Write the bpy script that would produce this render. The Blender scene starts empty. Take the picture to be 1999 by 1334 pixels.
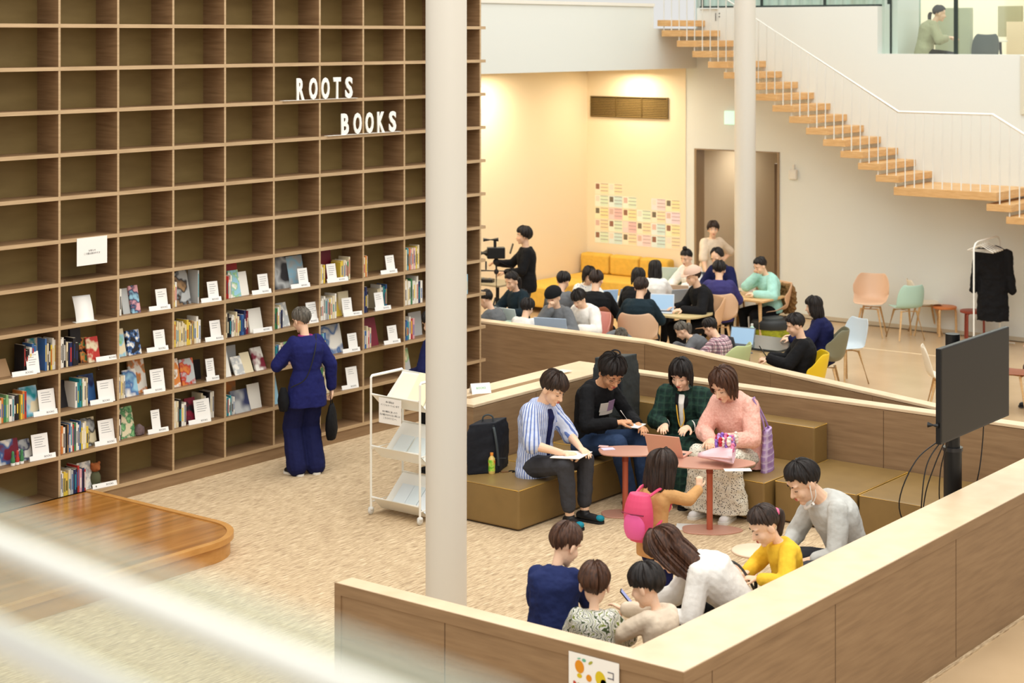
import bpy, bmesh, math, random
import numpy as np
from mathutils import Vector, Matrix, Quaternion, noise
R = random.Random(7)
SC = bpy.context.scene
COL = SC.collection

# ------------------------------------------------------------------ camera, world, lights, exposure
F_PX, CXP, YH, CAMH = 3482.6, 999.5, 68.0, 4.5
TH = math.atan2(2695.5, 3482.6)
SN, CS = math.sin(TH), math.cos(TH)
cam_d = bpy.data.cameras.new('camera')
cam = bpy.data.objects.new('camera', cam_d); COL.objects.link(cam)
cam.location = (0, 0, CAMH); cam.rotation_euler = (math.pi/2, 0, TH)
cam_d.sensor_width = 36.0; cam_d.lens = F_PX/1999*36
cam_d.shift_y = -(667-YH)/1999
cam_d.clip_start = 0.05; cam_d.clip_end = 200
cam_d.dof.use_dof = True; cam_d.dof.focus_distance = 15.2; cam_d.dof.aperture_fstop = 2.5
SC.camera = cam
SC.view_settings.view_transform = 'Standard'; SC.view_settings.look = 'None'
SC.view_settings.gamma = 1; SC.view_settings.use_curve_mapping = False
SC.view_settings.exposure = 0.15
w = bpy.data.worlds.new('world'); SC.world = w; w.use_nodes = True
w.node_tree.nodes['Background'].inputs[0].default_value = (1.0, 0.985, 0.945, 1)
w.node_tree.nodes['Background'].inputs[1].default_value = 0.72

def area(name, loc, rot, sx, sy, power, col=(1, .96, .88)):
    l = bpy.data.lights.new(name, 'AREA'); l.shape = 'RECTANGLE'; l.size = sx; l.size_y = sy
    l.energy = power; l.color = col
    o = bpy.data.objects.new(name, l); COL.objects.link(o); o.location = loc; o.rotation_euler = rot
    return o
# added unseen area lamps: skylight stand-ins and camera-side fill; warm lamps below the balcony
area('overhead_fill_front', (-7, 10, 10.5), (0, 0, 0), 13, 12, 1150, (1, .975, .93))  # unseen lamp added for soft overhead light on the front hall
area('overhead_fill_rear', (-10, 21.5, 10.5), (0, 0, 0), 12, 8, 600, (1, .985, .95))  # same kind of added overhead lamp, above the study area
area('side_fill', (3.5, 3, 7.5), (math.radians(62), 0, math.radians(48)), 8, 5, 260, (1, .98, .94))  # added unseen lamp for soft light from the camera side
area('rail_fill', (-.5, 1.5, 9), (0, 0, 0), 5, 5, 110, (1, .98, .95))  # extra unseen lamp put in to brighten the near handrail
for i, (lx, ly, lz, pw) in enumerate(((-16.8, 24.75, 3.85, 14), (-17.2, 22.3, 3.85, 26), (-17.2, 20.2, 3.85, 26), (-17.1, 18.2, 3.85, 26))):
    area('balcony_downlight', (lx, ly, lz), (0, 0, 0), .5, .5, pw*1.7, (1, .86, .64))

area('upper_room_fill', (-12.5, 29, 7.6), (0, 0, 0), 6, 3, 230, (1, .98, .93))  # unseen lamp added to lift the dim upstairs room
# ------------------------------------------------------------------ pixel helpers (measure the place from the photograph)
def G(px, py, z=0.0):
    D = F_PX*(CAMH-z)/(py-YH); L = (px-CXP)*D/F_PX
    return Vector((L*CS-D*SN, L*SN+D*CS, z))
def GD(px, D, z=0.0):
    L = (px-CXP)*D/F_PX
    return Vector((L*CS-D*SN, L*SN+D*CS, z))
def onX(px, py, X):
    l = (px-CXP)/F_PX; D = X/(l*CS-SN)
    return Vector((X, D*(l*SN+CS), CAMH-(py-YH)*D/F_PX))
def onY(px, py, Y):
    l = (px-CXP)/F_PX; D = Y/(l*SN+CS)
    return Vector((D*(l*CS-SN), Y, CAMH-(py-YH)*D/F_PX))
def PX(p):
    D = -p[0]*SN+p[1]*CS; L = p[0]*CS+p[1]*SN
    return CXP+F_PX*L/D, YH+F_PX*(CAMH-p[2])/D

# ------------------------------------------------------------------ materials
def lin(c):
    return tuple(((v/255)/12.92 if v/255 <= .04045 else ((v/255+.055)/1.055)**2.4) for v in c)
MATS = {}
def mat(name, rgb, rough=.6, metal=0, spec=.4, noise_s=0, noise_amt=.12, stretch=(1, 1, 1), bump=0, bscale=None, trans=0, coat=0, emit=0, alpha=1):
    if name in MATS: return MATS[name]
    m = bpy.data.materials.new(name); m.use_nodes = True; nt = m.node_tree; N = nt.nodes; b = N['Principled BSDF']
    c = lin(rgb)
    b.inputs['Base Color'].default_value = (*c, 1); b.inputs['Roughness'].default_value = rough
    b.inputs['Metallic'].default_value = metal; b.inputs['Specular IOR Level'].default_value = spec
    if trans: b.inputs['Transmission Weight'].default_value = trans
    if coat: b.inputs['Coat Weight'].default_value = coat; b.inputs['Coat Roughness'].default_value = .15
    if alpha < 1: b.inputs['Alpha'].default_value = alpha
    if emit: b.inputs['Emission Color'].default_value = (*c, 1); b.inputs['Emission Strength'].default_value = emit
    if noise_s or bump:
        tc = N.new('ShaderNodeTexCoord'); mp = N.new('ShaderNodeMapping'); mp.inputs['Scale'].default_value = stretch
        nt.links.new(tc.outputs['Object'], mp.inputs[0])
        nz = N.new('ShaderNodeTexNoise'); nz.inputs['Scale'].default_value = noise_s or bscale; nz.inputs['Detail'].default_value = 5
        nt.links.new(mp.outputs[0], nz.inputs[0])
        if noise_s:
            mx = N.new('ShaderNodeMix'); mx.data_type = 'RGBA'
            mx.inputs[6].default_value = (*[v*(1-noise_amt*1.6) for v in c], 1)
            mx.inputs[7].default_value = (*[min(1, v*(1+noise_amt)) for v in c], 1)
            rr = N.new('ShaderNodeMapRange'); rr.inputs[1].default_value = .3; rr.inputs[2].default_value = .7
            nt.links.new(nz.outputs[0], rr.inputs[0]); nt.links.new(rr.outputs[0], mx.inputs[0])
            nt.links.new(mx.outputs[2], b.inputs['Base Color'])
        if bump:
            nb = nz
            if bscale:
                nb = N.new('ShaderNodeTexNoise'); nb.inputs['Scale'].default_value = bscale; nb.inputs['Detail'].default_value = 4
                nt.links.new(mp.outputs[0], nb.inputs[0])
            bp = N.new('ShaderNodeBump'); bp.inputs['Strength'].default_value = bump; bp.inputs['Distance'].default_value = .02
            nt.links.new(nb.outputs[0], bp.inputs['Height']); nt.links.new(bp.outputs[0], b.inputs['Normal'])
    MATS[name] = m; return m

def ramp_mat(name, cols, scale, stretch=(1, 1, 1), rough=.55, kind='noise', bump=0, rot=(0, 0, 0), const=False, pos=None, detail=5, coat=0, spec=.35):
    if name in MATS: return MATS[name]
    m = bpy.data.materials.new(name); m.use_nodes = True; nt = m.node_tree; N = nt.nodes; b = N['Principled BSDF']
    tc = N.new('ShaderNodeTexCoord'); mp = N.new('ShaderNodeMapping'); mp.inputs['Scale'].default_value = stretch; mp.inputs['Rotation'].default_value = rot
    nt.links.new(tc.outputs['Object'], mp.inputs[0])
    if kind == 'noise':
        t = N.new('ShaderNodeTexNoise'); t.inputs['Scale'].default_value = scale; t.inputs['Detail'].default_value = detail; o = t.outputs[0]
    elif kind == 'voronoi':
        t = N.new('ShaderNodeTexVoronoi'); t.inputs['Scale'].default_value = scale; o = t.outputs['Distance']
    elif kind == 'wave':
        t = N.new('ShaderNodeTexWave'); t.inputs['Scale'].default_value = scale; t.inputs['Distortion'].default_value = 0; o = t.outputs[0]
    elif kind == 'swirl':
        t = N.new('ShaderNodeTexWave'); t.inputs['Scale'].default_value = scale; t.inputs['Distortion'].default_value = 14; t.inputs['Detail Scale'].default_value = 1.6; o = t.outputs[0]
    nt.links.new(mp.outputs[0], t.inputs[0])
    cr = N.new('ShaderNodeValToRGB'); cr.color_ramp.interpolation = 'CONSTANT' if const else 'LINEAR'
    e = cr.color_ramp.elements
    n = len(cols); pos = pos or [.3+.4*i/(n-1) for i in range(n)]
    while len(e) < n: e.new(.5)
    for i in range(n): e[i].position = pos[i]; e[i].color = (*lin(cols[i]), 1)
    nt.links.new(o, cr.inputs[0]); nt.links.new(cr.outputs[0], b.inputs['Base Color'])
    b.inputs['Roughness'].default_value = rough; b.inputs['Specular IOR Level'].default_value = spec
    if coat: b.inputs['Coat Weight'].default_value = coat; b.inputs['Coat Roughness'].default_value = .2
    if bump:
        bp = N.new('ShaderNodeBump'); bp.inputs['Strength'].default_value = bump; bp.inputs['Distance'].default_value = .01
        nt.links.new(o, bp.inputs['Height']); nt.links.new(bp.outputs[0], b.inputs['Normal'])
    MATS[name] = m; return m

def plaid_mat(name, base, l1, l2, s=9, w=.25, rough=.85):
    """woven check: two crossed line sets over a ground colour"""
    if name in MATS: return MATS[name]
    m = bpy.data.materials.new(name); m.use_nodes = True; nt = m.node_tree; N = nt.nodes; b = N['Principled BSDF']
    tc = N.new('ShaderNodeTexCoord'); sx = N.new('ShaderNodeSeparateXYZ'); nt.links.new(tc.outputs['Object'], sx.inputs[0])
    cur = None
    def stripe(sock, freq, width, off=0):
        a = N.new('ShaderNodeMath'); a.operation = 'MULTIPLY_ADD'; a.inputs[1].default_value = freq; a.inputs[2].default_value = off+50; nt.links.new(sock, a.inputs[0])
        f = N.new('ShaderNodeMath'); f.operation = 'FRACT'; nt.links.new(a.outputs[0], f.inputs[0])
        l = N.new('ShaderNodeMath'); l.operation = 'LESS_THAN'; l.inputs[1].default_value = width; nt.links.new(f.outputs[0], l.inputs[0])
        h = N.new('ShaderNodeMath'); h.operation = 'MULTIPLY'; h.inputs[1].default_value = .7; nt.links.new(l.outputs[0], h.inputs[0])
        return h.outputs[0]
    col = None
    for sock, c, off, ww in ((sx.outputs['X'], l1, 0, w), (sx.outputs['Z'], l1, 0, w), (sx.outputs['X'], l2, .5, w*.5), (sx.outputs['Z'], l2, .5, w*.5)):
        if c is None: continue
        mx = N.new('ShaderNodeMix'); mx.data_type = 'RGBA'
        if col is None: mx.inputs[6].default_value = (*lin(base), 1)
        else: nt.links.new(col, mx.inputs[6])
        mx.inputs[7].default_value = (*lin(c), 1); nt.links.new(stripe(sock, s, ww, off), mx.inputs[0]); col = mx.outputs[2]
    nt.links.new(col, b.inputs['Base Color']); b.inputs['Roughness'].default_value = rough; b.inputs['Specular IOR Level'].default_value = .2
    MATS[name] = m; return m
def stripe_mat(name, base, line, s=60, wd=.4, axis='X', rough=.85):
    if name in MATS: return MATS[name]
    m = bpy.data.materials.new(name); m.use_nodes = True; nt = m.node_tree; N = nt.nodes; b = N['Principled BSDF']
    tc = N.new('ShaderNodeTexCoord'); sx = N.new('ShaderNodeSeparateXYZ'); nt.links.new(tc.outputs['Object'], sx.inputs[0])
    a = N.new('ShaderNodeMath'); a.operation = 'MULTIPLY_ADD'; a.inputs[1].default_value = s; a.inputs[2].default_value = 50; 
    if axis == 'A':
        at_ = N.new('ShaderNodeMath'); at_.operation = 'ARCTAN2'; nt.links.new(sx.outputs['X'], at_.inputs[0]); nt.links.new(sx.outputs['Y'], at_.inputs[1]); nt.links.new(at_.outputs[0], a.inputs[0])
    else: nt.links.new(sx.outputs[axis], a.inputs[0])
    f = N.new('ShaderNodeMath'); f.operation = 'FRACT'; nt.links.new(a.outputs[0], f.inputs[0])
    l = N.new('ShaderNodeMath'); l.operation = 'LESS_THAN'; l.inputs[1].default_value = wd; nt.links.new(f.outputs[0], l.inputs[0])
    mx = N.new('ShaderNodeMix'); mx.data_type = 'RGBA'; mx.inputs[6].default_value = (*lin(base), 1); mx.inputs[7].default_value = (*lin(line), 1)
    nt.links.new(l.outputs[0], mx.inputs[0]); nt.links.new(mx.outputs[2], b.inputs['Base Color']); b.inputs['Roughness'].default_value = rough; b.inputs['Specular IOR Level'].default_value = .2
    MATS[name] = m; return m

M_shelf = ramp_mat('shelf_laminate', [(124, 95, 65), (138, 107, 75), (148, 117, 83)], 3.0, (1, 1, 14), .5)
M_shelfedge_lit = ramp_mat('shelf_edge_lit', [(176, 148, 112), (196, 168, 130)], 3.0, (1, 1, 14), .5)  # laminate made paler: room light on the front edges put into the colour
M_shelfback = ramp_mat('shelf_back', [(122, 100, 56), (134, 112, 66)], 2.0, (1, 1, 4), .6)
M_part = ramp_mat('partition_laminate', [(136, 108, 78), (146, 117, 85), (154, 125, 92)], 2.6, (1, 1, 12), .5)
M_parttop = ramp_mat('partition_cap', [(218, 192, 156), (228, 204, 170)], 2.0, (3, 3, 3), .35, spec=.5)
M_white = mat('white_paint', (232, 228, 216), .6)
M_wallw = mat('wall_white', (224, 227, 220), .8)
M_beige = mat('wall_beige', (242, 226, 196), .85)
M_colm = mat('column_paint', (216, 211, 199), .45)
M_metalw = mat('white_metal', (240, 238, 228), .35)
M_black = mat('black_plastic', (18, 18, 18), .4)
M_blackm = mat('black_matte', (26, 26, 28), .7)
M_paper = mat('paper_white', (244, 242, 236), .7)
M_ink = mat('print_ink', (70, 70, 72), .8)
M_oak = ramp_mat('oak_tread', [(202, 156, 100), (214, 170, 114), (222, 182, 128)], 3, (2, 2, 14), .45)
M_lwood = ramp_mat('light_wood', [(206, 164, 110), (222, 184, 132)], 4, (3, 3, 14), .45)
M_stage = ramp_mat('stage_plank', [(144, 94, 38), (168, 112, 50), (186, 130, 64)], 2.2, (6, .35, 6), .22, detail=3, coat=.4, spec=.5)
M_stageedge = ramp_mat('stage_edge', [(184, 130, 66), (202, 148, 82)], 3, (2, 2, 8), .35)
M_leather = mat('olive_leather', (134, 107, 62), .42, noise_s=5, noise_amt=.06, bump=.05, bscale=220)
M_pipe = mat('mustard_piping', (206, 158, 62), .5)
M_terra = mat('terracotta_metal', (196, 145, 124), .35)
M_terrad = mat('terracotta_dark', (150, 66, 46), .45)

# ------------------------------------------------------------------ object helpers
def tag(o, label=None, cat=None, group=None, kind=None):
    if label: o['label'] = label
    if cat: o['category'] = cat
    if group: o['group'] = group
    if kind: o['kind'] = kind
    return o
def link(name, me, m=None, parent=None, smooth=False):
    if m is not None:
        for mm in (m if isinstance(m, (list, tuple)) else [m]): me.materials.append(mm)
    if smooth:
        me.polygons.foreach_set('use_smooth', [True]*len(me.polygons)); me.set_sharp_from_angle(angle=math.radians(55))
    o = bpy.data.objects.new(name, me); COL.objects.link(o)
    if parent: o.parent = parent
    return o
def fin(name, bm, m=None, parent=None, smooth=False, bev=0, auto=False):
    bmesh.ops.recalc_face_normals(bm, faces=bm.faces)
    me = bpy.data.meshes.new(name); bm.to_mesh(me); bm.free()
    o = link(name, me, m, parent, smooth)
    if bev:
        md = o.modifiers.new('bevel', 'BEVEL'); md.width = bev; md.segments = 3; md.limit_method = 'ANGLE'; md.angle_limit = math.radians(40)
        if smooth: o.modifiers.new('wn', 'WEIGHTED_NORMAL')
    return o
def empty(name, loc=(0, 0, 0), rz=0, label=None, cat=None, group=None):
    o = bpy.data.objects.new(name, None); COL.objects.link(o); o.location = loc; o.rotation_euler = (0, 0, rz); o.empty_display_size = .1
    return tag(o, label, cat, group)
def bx(bm, x0, x1, y0, y1, z0, z1, M=None, mi=0):
    vs = [bm.verts.new(Vector(p) if M is None else M @ Vector(p)) for p in
          ((x0, y0, z0), (x1, y0, z0), (x1, y1, z0), (x0, y1, z0), (x0, y0, z1), (x1, y0, z1), (x1, y1, z1), (x0, y1, z1))]
    for f in ((0, 3, 2, 1), (4, 5, 6, 7), (0, 1, 5, 4), (1, 2, 6, 5), (2, 3, 7, 6), (3, 0, 4, 7)):
        bm.faces.new([vs[i] for i in f]).material_index = mi
    return bm
def box(name, x0, x1, y0, y1, z0, z1, m, parent=None, bev=0, smooth=False, M=None):
    return fin(name, bx(bmesh.new(), x0, x1, y0, y1, z0, z1, M), m, parent, smooth, bev)
def prism(bm, pts, z0, z1, M=None, mi=0):
    n = len(pts); T = (lambda p: Vector(p)) if M is None else (lambda p: M @ Vector(p))
    a = [bm.verts.new(T((p[0], p[1], z0))) for p in pts]; b = [bm.verts.new(T((p[0], p[1], z1))) for p in pts]
    bm.faces.new(a[::-1]).material_index = mi; bm.faces.new(b).material_index = mi
    for i in range(n): bm.faces.new((a[i], a[(i+1) % n], b[(i+1) % n], b[i])).material_index = mi
    return bm
def frame(d, up=Vector((0, 0, 1))):
    d = Vector(d).normalized(); u = d.cross(up)
    if u.length < 1e-4: u = d.cross(Vector((0, 1, 0)))
    u.normalize(); return u, u.cross(d).normalized()
def rings(bm, rs, n=16, cap=True, mi=0):
    """rs: list of (center, u, v) with u, v the half-axis vectors"""
    prev = None; first = None
    for c, u, v in rs:
        ring = [bm.verts.new(c+u*math.cos(2*math.pi*i/n)+v*math.sin(2*math.pi*i/n)) for i in range(n)]
        if prev:
            for i in range(n): bm.faces.new((prev[i], prev[(i+1) % n], ring[(i+1) % n], ring[i])).material_index = mi
        else: first = ring
        prev = ring
    if cap: bm.faces.new(first[::-1]).material_index = mi; bm.faces.new(prev).material_index = mi
    return bm
def tube(bm, pts, r, n=10, mi=0, rr=None):
    pts = [Vector(p) for p in pts]; rs = []; u0 = None
    for i, p in enumerate(pts):
        d = (pts[min(i+1, len(pts)-1)]-pts[max(i-1, 0)])
        if d.length < 1e-9: d = Vector((0, 0, 1))
        d.normalize()
        if u0 is None: u, v = frame(d)
        else:
            u = (u0-d*u0.dot(d))
            if u.length < 1e-5: u, v = frame(d)
            u.normalize(); v = d.cross(u)
        u0 = u; q = rr[i] if rr else r
        rs.append((p, u*q, v*q))
    return rings(bm, rs, n, True, mi)
def curve_pts(ctrl, n=24):
    """Catmull-Rom through ctrl"""
    P = [Vector(p) for p in ctrl]; P = [P[0]*2-P[1]]+P+[P[-1]*2-P[-2]]; out = []
    segs = len(P)-3
    for s in range(segs):
        for k in range(max(2, n//segs)):
            t = k/max(2, n//segs); a, b, c, d = P[s:s+4]
            out.append(.5*((2*b)+(c-a)*t+(2*a-5*b+4*c-d)*t*t+(3*b-a-3*c+d)*t**3))
    out.append(P[-2]); return out
def caps(bm, a, b, ra, rb, n=12, flat=None):
    """closed tapered capsule"""
    a, b = Vector(a), Vector(b); d = b-a
    if d.length < 1e-6: d = Vector((0, 0, 1e-4))
    L = d.normalized(); u, v = frame(d); rs = []
    if flat is not None:
        u = flat[0].normalized(); u = (u-L*u.dot(L)).normalized(); v = L.cross(u)*flat[1]
    for t in (-.98, -.75, -.4): rs.append((a+L*ra*t, u*ra*math.sqrt(1-t*t), v*ra*math.sqrt(1-t*t)))
    rs.append((a, u*ra, v*ra)); rs.append((b, u*rb, v*rb))
    for t in (.4, .75, .98): rs.append((b+L*rb*t, u*rb*math.sqrt(1-t*t), v*rb*math.sqrt(1-t*t)))
    return rings(bm, rs, n)
def ell(bm, c, rx, ry, rz, M=None, n=16, m=10):
    c = Vector(c); M3 = M or Matrix.Identity(3)
    rs = []
    X, Y, Z = M3 @ Vector((1, 0, 0)), M3 @ Vector((0, 1, 0)), M3 @ Vector((0, 0, 1))
    for i in range(m+1):
        a = math.pi*(i+.02*(1 if i == 0 else -1 if i == m else 0))/m
        a = min(max(a, .06), math.pi-.06)
        rs.append((c-Z*rz*math.cos(a), X*rx*math.sin(a), Y*ry*math.sin(a)))
    return rings(bm, rs, n)
def lathe(bm, prof, n=24, M=None, mi=0):
    T = M or Matrix.Identity(4); rs = []
    for r, z in prof:
        c = T @ Vector((0, 0, z)); rs.append((c, (T.to_3x3() @ Vector((1, 0, 0)))*max(r, 1e-4), (T.to_3x3() @ Vector((0, 1, 0)))*max(r, 1e-4)))
    return rings(bm, rs, n, True, mi)
FONT = {}
def text_mesh(s, size, m, name='lettering', parent=None, ext=.002, align='CENTER', sx=1.0, off=0):
    cu = bpy.data.curves.new('t', 'FONT'); cu.body = s; cu.size = size; cu.extrude = ext; cu.align_x = align; cu.align_y = 'CENTER'; cu.resolution_u = 3; cu.offset = off
    to = bpy.data.objects.new('t', cu); COL.objects.link(to)
    dg = bpy.context.evaluated_depsgraph_get(); me = bpy.data.meshes.new_from_object(to.evaluated_get(dg))
    bpy.data.objects.remove(to)
    if sx != 1: me.transform(Matrix.Diagonal((sx, 1, 1, 1)))
    me.materials.clear(); return link(name, me, m, parent)
def tree_copy(o, parent=None):
    c = o.copy(); COL.objects.link(c); c.parent = parent
    for ch in list(o.children): tree_copy(ch, c)
    return c

# ------------------------------------------------------------------ the setting
M_floor = ramp_mat('floor_polished', [(196, 168, 130), (208, 180, 142)], 1.2, (1, 1, 1), .22, spec=.5)
def st(o): return tag(o, kind='structure')
XS = -13.55          # front plane of the bookcase wall
YR = 25.28           # rear wall
st(box('floor', -24, 6, -1, 34, -.30, -.012, M_floor))
def carpet_mat():
    m = bpy.data.materials.new('woven_carpet'); m.use_nodes = True; nt = m.node_tree; N = nt.nodes; b = N['Principled BSDF']
    tc = N.new('ShaderNodeTexCoord'); col = None
    outs = []
    for sc, st_, det in ((34, (2.0, .15, 1), 3), (80, (2.0, .17, 1), 3), (1.3, (1, 1, 1), 2)):
        mp = N.new('ShaderNodeMapping'); mp.inputs['Scale'].default_value = st_; mp.inputs['Rotation'].default_value = (0, 0, math.radians(4)); nt.links.new(tc.outputs['Object'], mp.inputs[0])
        nz = N.new('ShaderNodeTexNoise'); nz.inputs['Scale'].default_value = sc; nz.inputs['Detail'].default_value = det; nt.links.new(mp.outputs[0], nz.inputs[0]); outs.append(nz.outputs[0])
    a = N.new('ShaderNodeMath'); a.operation = 'ADD'; nt.links.new(outs[0], a.inputs[0]); nt.links.new(outs[1], a.inputs[1])
    a2 = N.new('ShaderNodeMath'); a2.operation = 'MULTIPLY'; a2.inputs[1].default_value = .5; nt.links.new(a.outputs[0], a2.inputs[0])
    cr = N.new('ShaderNodeValToRGB'); e = cr.color_ramp.elements; e.new(.5); e.new(.6)
    for i, (p, c) in enumerate(((.36, (156, 132, 104)), (.46, (188, 163, 130)), (.54, (208, 184, 148)), (.64, (230, 208, 174)))):
        e[i].position = p; e[i].color = (*lin(c), 1)
    nt.links.new(a2.outputs[0], cr.inputs[0]); nt.links.new(cr.outputs[0], b.inputs['Base Color'])
    b.inputs['Roughness'].default_value = .95; b.inputs['Specular IOR Level'].default_value = .1
    bp = N.new('ShaderNodeBump'); bp.inputs['Strength'].default_value = .5; bp.inputs['Distance'].default_value = .01
    nt.links.new(a2.outputs[0], bp.inputs['Height']); nt.links.new(bp.outputs[0], b.inputs['Normal']); return m
M_carpet = carpet_mat()
W2P = [(-13.95, 17.26), (-11.42, 17.26), (-6.95, 15.80)]      # front edge of the long rear partition
st(fin('floor_carpet', prism(bmesh.new(), [(-14.2, 2), (-5.3, 2), (-5.3, 15.8), (-6.9, 15.8), (-11.42, 17.34), (-14.2, 17.34)], -.012, 0), M_carpet))

# rear and side walls
def wall_box(name, *a, m=M_wallw, **k): return st(box(name, *a, m, **k))
DX0, DX1, DZ = -15.712, -14.151, 2.595
wr = bmesh.new()
bx(wr, -17.95, DX0, YR, YR+.25, 0, 4.207)
bx(wr, DX0, DX1, YR, YR+.25, DZ, 4.207)
bx(wr, DX1, -4.5, YR, YR+.25, 0, 4.207)
bx(wr, -15.69, -12.418, YR, YR+.25, 4.207, 4.945)
st(fin('wall_rear', wr, M_wallw))
wall_box('wall_left', -18.16, -17.909, 15.6, YR+.25, 0, 3.948, m=M_beige)
st(box('wall_rear_beige', -17.909, -15.9, YR-.012, YR, 0, 3.946, M_beige))
# corridor behind the doorway
co = bmesh.new()
bx(co, DX0-.04, DX0, YR+.25, 28.2, 0, 2.7); bx(co, DX1, DX1+.04, YR+.25, 28.2, 0, 2.7); bx(co, DX0, DX1, 28.2, 28.3, 0, 2.7); bx(co, DX0-.04, DX1+.04, YR+.25, 28.3, 2.7, 2.74)
st(fin('wall_corridor', co, mat('corridor_wall', (206, 190, 164), .8)))
area('corridor_fill', (-15.1, 26.6, 2.66), (0, 0, 0), .5, .8, 16, (1, .93, .8))  # unseen lamp added so the corridor does not render dark
dr = empty('door_1', (DX0, YR, 0)); st(dr)
box('door_leaf', .95, 1.50, .95, 1.0, 0, 2.35, mat('door_brown', (104, 82, 62), .5), dr)
fr = bmesh.new(); bx(fr, -.02, .02, -.015, .24, 0, DZ+.02); bx(fr, DX1-DX0-.02, DX1-DX0+.02, -.015, .24, 0, DZ+.02); bx(fr, .02, DX1-DX0-.02, -.015, .24, DZ, DZ+.02)
fin('door_frame', fr, mat('door_frame', (150, 128, 100), .5), dr)
box('door_panel', .44, .50, .55, .6, 0, 2.5, mat('door_panel', (206, 186, 154), .6), dr)
# balcony
bal = bmesh.new()
bx(bal, -15.95, -15.692, 15.6, 23.98, 3.948, 4.95); bx(bal, -15.95, -15.692, 23.98, YR, 3.948, 4.60); bx(bal, -18.2, -15.95, 15.6, YR+.25, 3.948, 4.25)
st(fin('wall_balcony', bal, M_wallw))
st(box('trim_1', -15.97, -15.67, 15.6, 23.98, 4.95, 5.0, M_white))
st(box('baseboard_rear', DX1, -4.5, YR-.012, YR, 0, .06, mat('skirting', (196, 184, 160), .6)))
# far upper storey seen through the opening
up = bmesh.new()
bx(up, -15.6, -4, YR+.25, 31.5, 3.45, 3.69)
st(fin('floor_upper', up, mat('upper_floor', (200, 186, 160), .6)))
st(box('wall_upper', -17, -4, 31.5, 31.6, 3.69, 8, mat('upper_wall', (236, 226, 202), .8)))
st(box('wall_upper_side', -12.418, -12.2, YR+.25, 26.3, 3.69, 6.2, M_wallw))
st(box('wall_upper_panel', -12.2, -11.6, 26.9, 27.0, 3.69, 4.93, mat('upper_panel', (188, 190, 160), .8)))
st(box('wall_upper_low', -11.7, -9.6, 28.6, 28.7, 3.69, 4.72, mat('upper_low', (236, 214, 184), .8)))
st(box('column_upper', -10.6, -10.1, 29.9, 30.2, 3.69, 7, M_colm))
bq = onY(1948, 12, 29.0); bq2 = onY(1995, 72, 29.0)
st(box('wall_upper_board', bq.x, bq2.x, 29.0, 29.05, bq2.z, bq.z, mat('upper_board', (176, 168, 136), .8)))
M_curt = ramp_mat('teal_curtain', [(206, 232, 224), (238, 248, 242)], 3, (5, 5, .2), .8)
def curtain(name, x0, x1, y, z0, z1, label):
    bm = bmesh.new(); n = int((x1-x0)/.035); pv = None
    for i in range(n+1):
        x = x0+(x1-x0)*i/n; yy = y+.03*math.sin(i*1.1)+.01*math.sin(i*2.7)
        c = [bm.verts.new((x, yy, z0)), bm.verts.new((x, yy, z1))]
        if pv: bm.faces.new((pv[0], c[0], c[1], pv[1]))
        pv = c
    o = fin(name, bm, M_curt, smooth=True); md = o.modifiers.new('s', 'SOLIDIFY'); md.thickness = .006
    return tag(o, label, 'curtain')
curtain('curtain', -16.9, -12.6, 27.2, 4.4, 7.2, 'pale teal sheer curtain above the staircase wall on the upper storey')
curtain('curtain', -11.9, -9.9, 30.6, 4.75, 7.2, 'pale teal sheer curtain behind the seated woman upstairs')
def glass_mat(name, tint, a):
    m = bpy.data.materials.new(name); m.use_nodes = True; nt = m.node_tree; N = nt.nodes
    N.remove(N['Principled BSDF']); tr = N.new('ShaderNodeBsdfTransparent'); tr.inputs[0].default_value = (*tint, 1)
    gl = N.new('ShaderNodeBsdfGlossy'); gl.inputs[0].default_value = (1, 1, 1, 1); gl.inputs['Roughness'].default_value = .05
    mx = N.new('ShaderNodeMixShader'); mx.inputs[0].default_value = a
    nt.links.new(tr.outputs[0], mx.inputs[1]); nt.links.new(gl.outputs[0], mx.inputs[2]); nt.links.new(mx.outputs[0], N['Material Output'].inputs[0]); return m
M_glass = glass_mat('clear_glass', (.93, .97, .95), .08)
win = empty('window_1', (-12.418, YR+.12, 4.207)); st(win)
box('pane', .02, 4.4, 0, .012, 0, 2.6, M_glass, win)
mb = bmesh.new()
for px in (1740, 1867):
    q = onY(px, 60, YR+.12); bx(mb, q.x+12.418-.012-(.018 if px > 1800 else 0), q.x+12.418+.012+(.018 if px > 1800 else 0), -.03, -.002, 0, 2.6)
fin('mullion', mb, mat('mullion_dark', (40, 52, 48), .5), win)
win2 = empty('window_2', (-15.69, YR+.12, 4.945)); st(win2)
box('pane', 0, 3.27, 0, .012, .03, 2.0, M_glass, win2)
mb = bmesh.new(); bx(mb, 0, 3.27, -.03, .04, 0, .03)
for px in (1372, 1488, 1611, 1736):
    q = onY(px, 8, YR+.12); bx(mb, q.x+15.69-.02, q.x+15.69+.02, -.03, -.002, .03, 2.0)
fin('mullion', mb, mat('mullion_dark', (40, 52, 48), .5), win2)
st(box('trim_2', -10.12, -9.4, YR-.03, YR, onY(1990, 223, YR).z, onY(1990, 109, YR).z, mat('trim_panel', (214, 210, 190), .7)))

la, lb = G(1556, 664), G(1832, 694)
fl = bmesh.new(); dl = (lb-la); bx(fl, 0, dl.length, -.02, .02, -.0119, -.0105, Matrix.Translation((la.x, la.y, 0)) @ Matrix.Rotation(math.atan2(dl.y, dl.x), 4, 'Z')); st(fin('trim_3', fl, mat('floor_line', (236, 214, 176), .5)))
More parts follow.
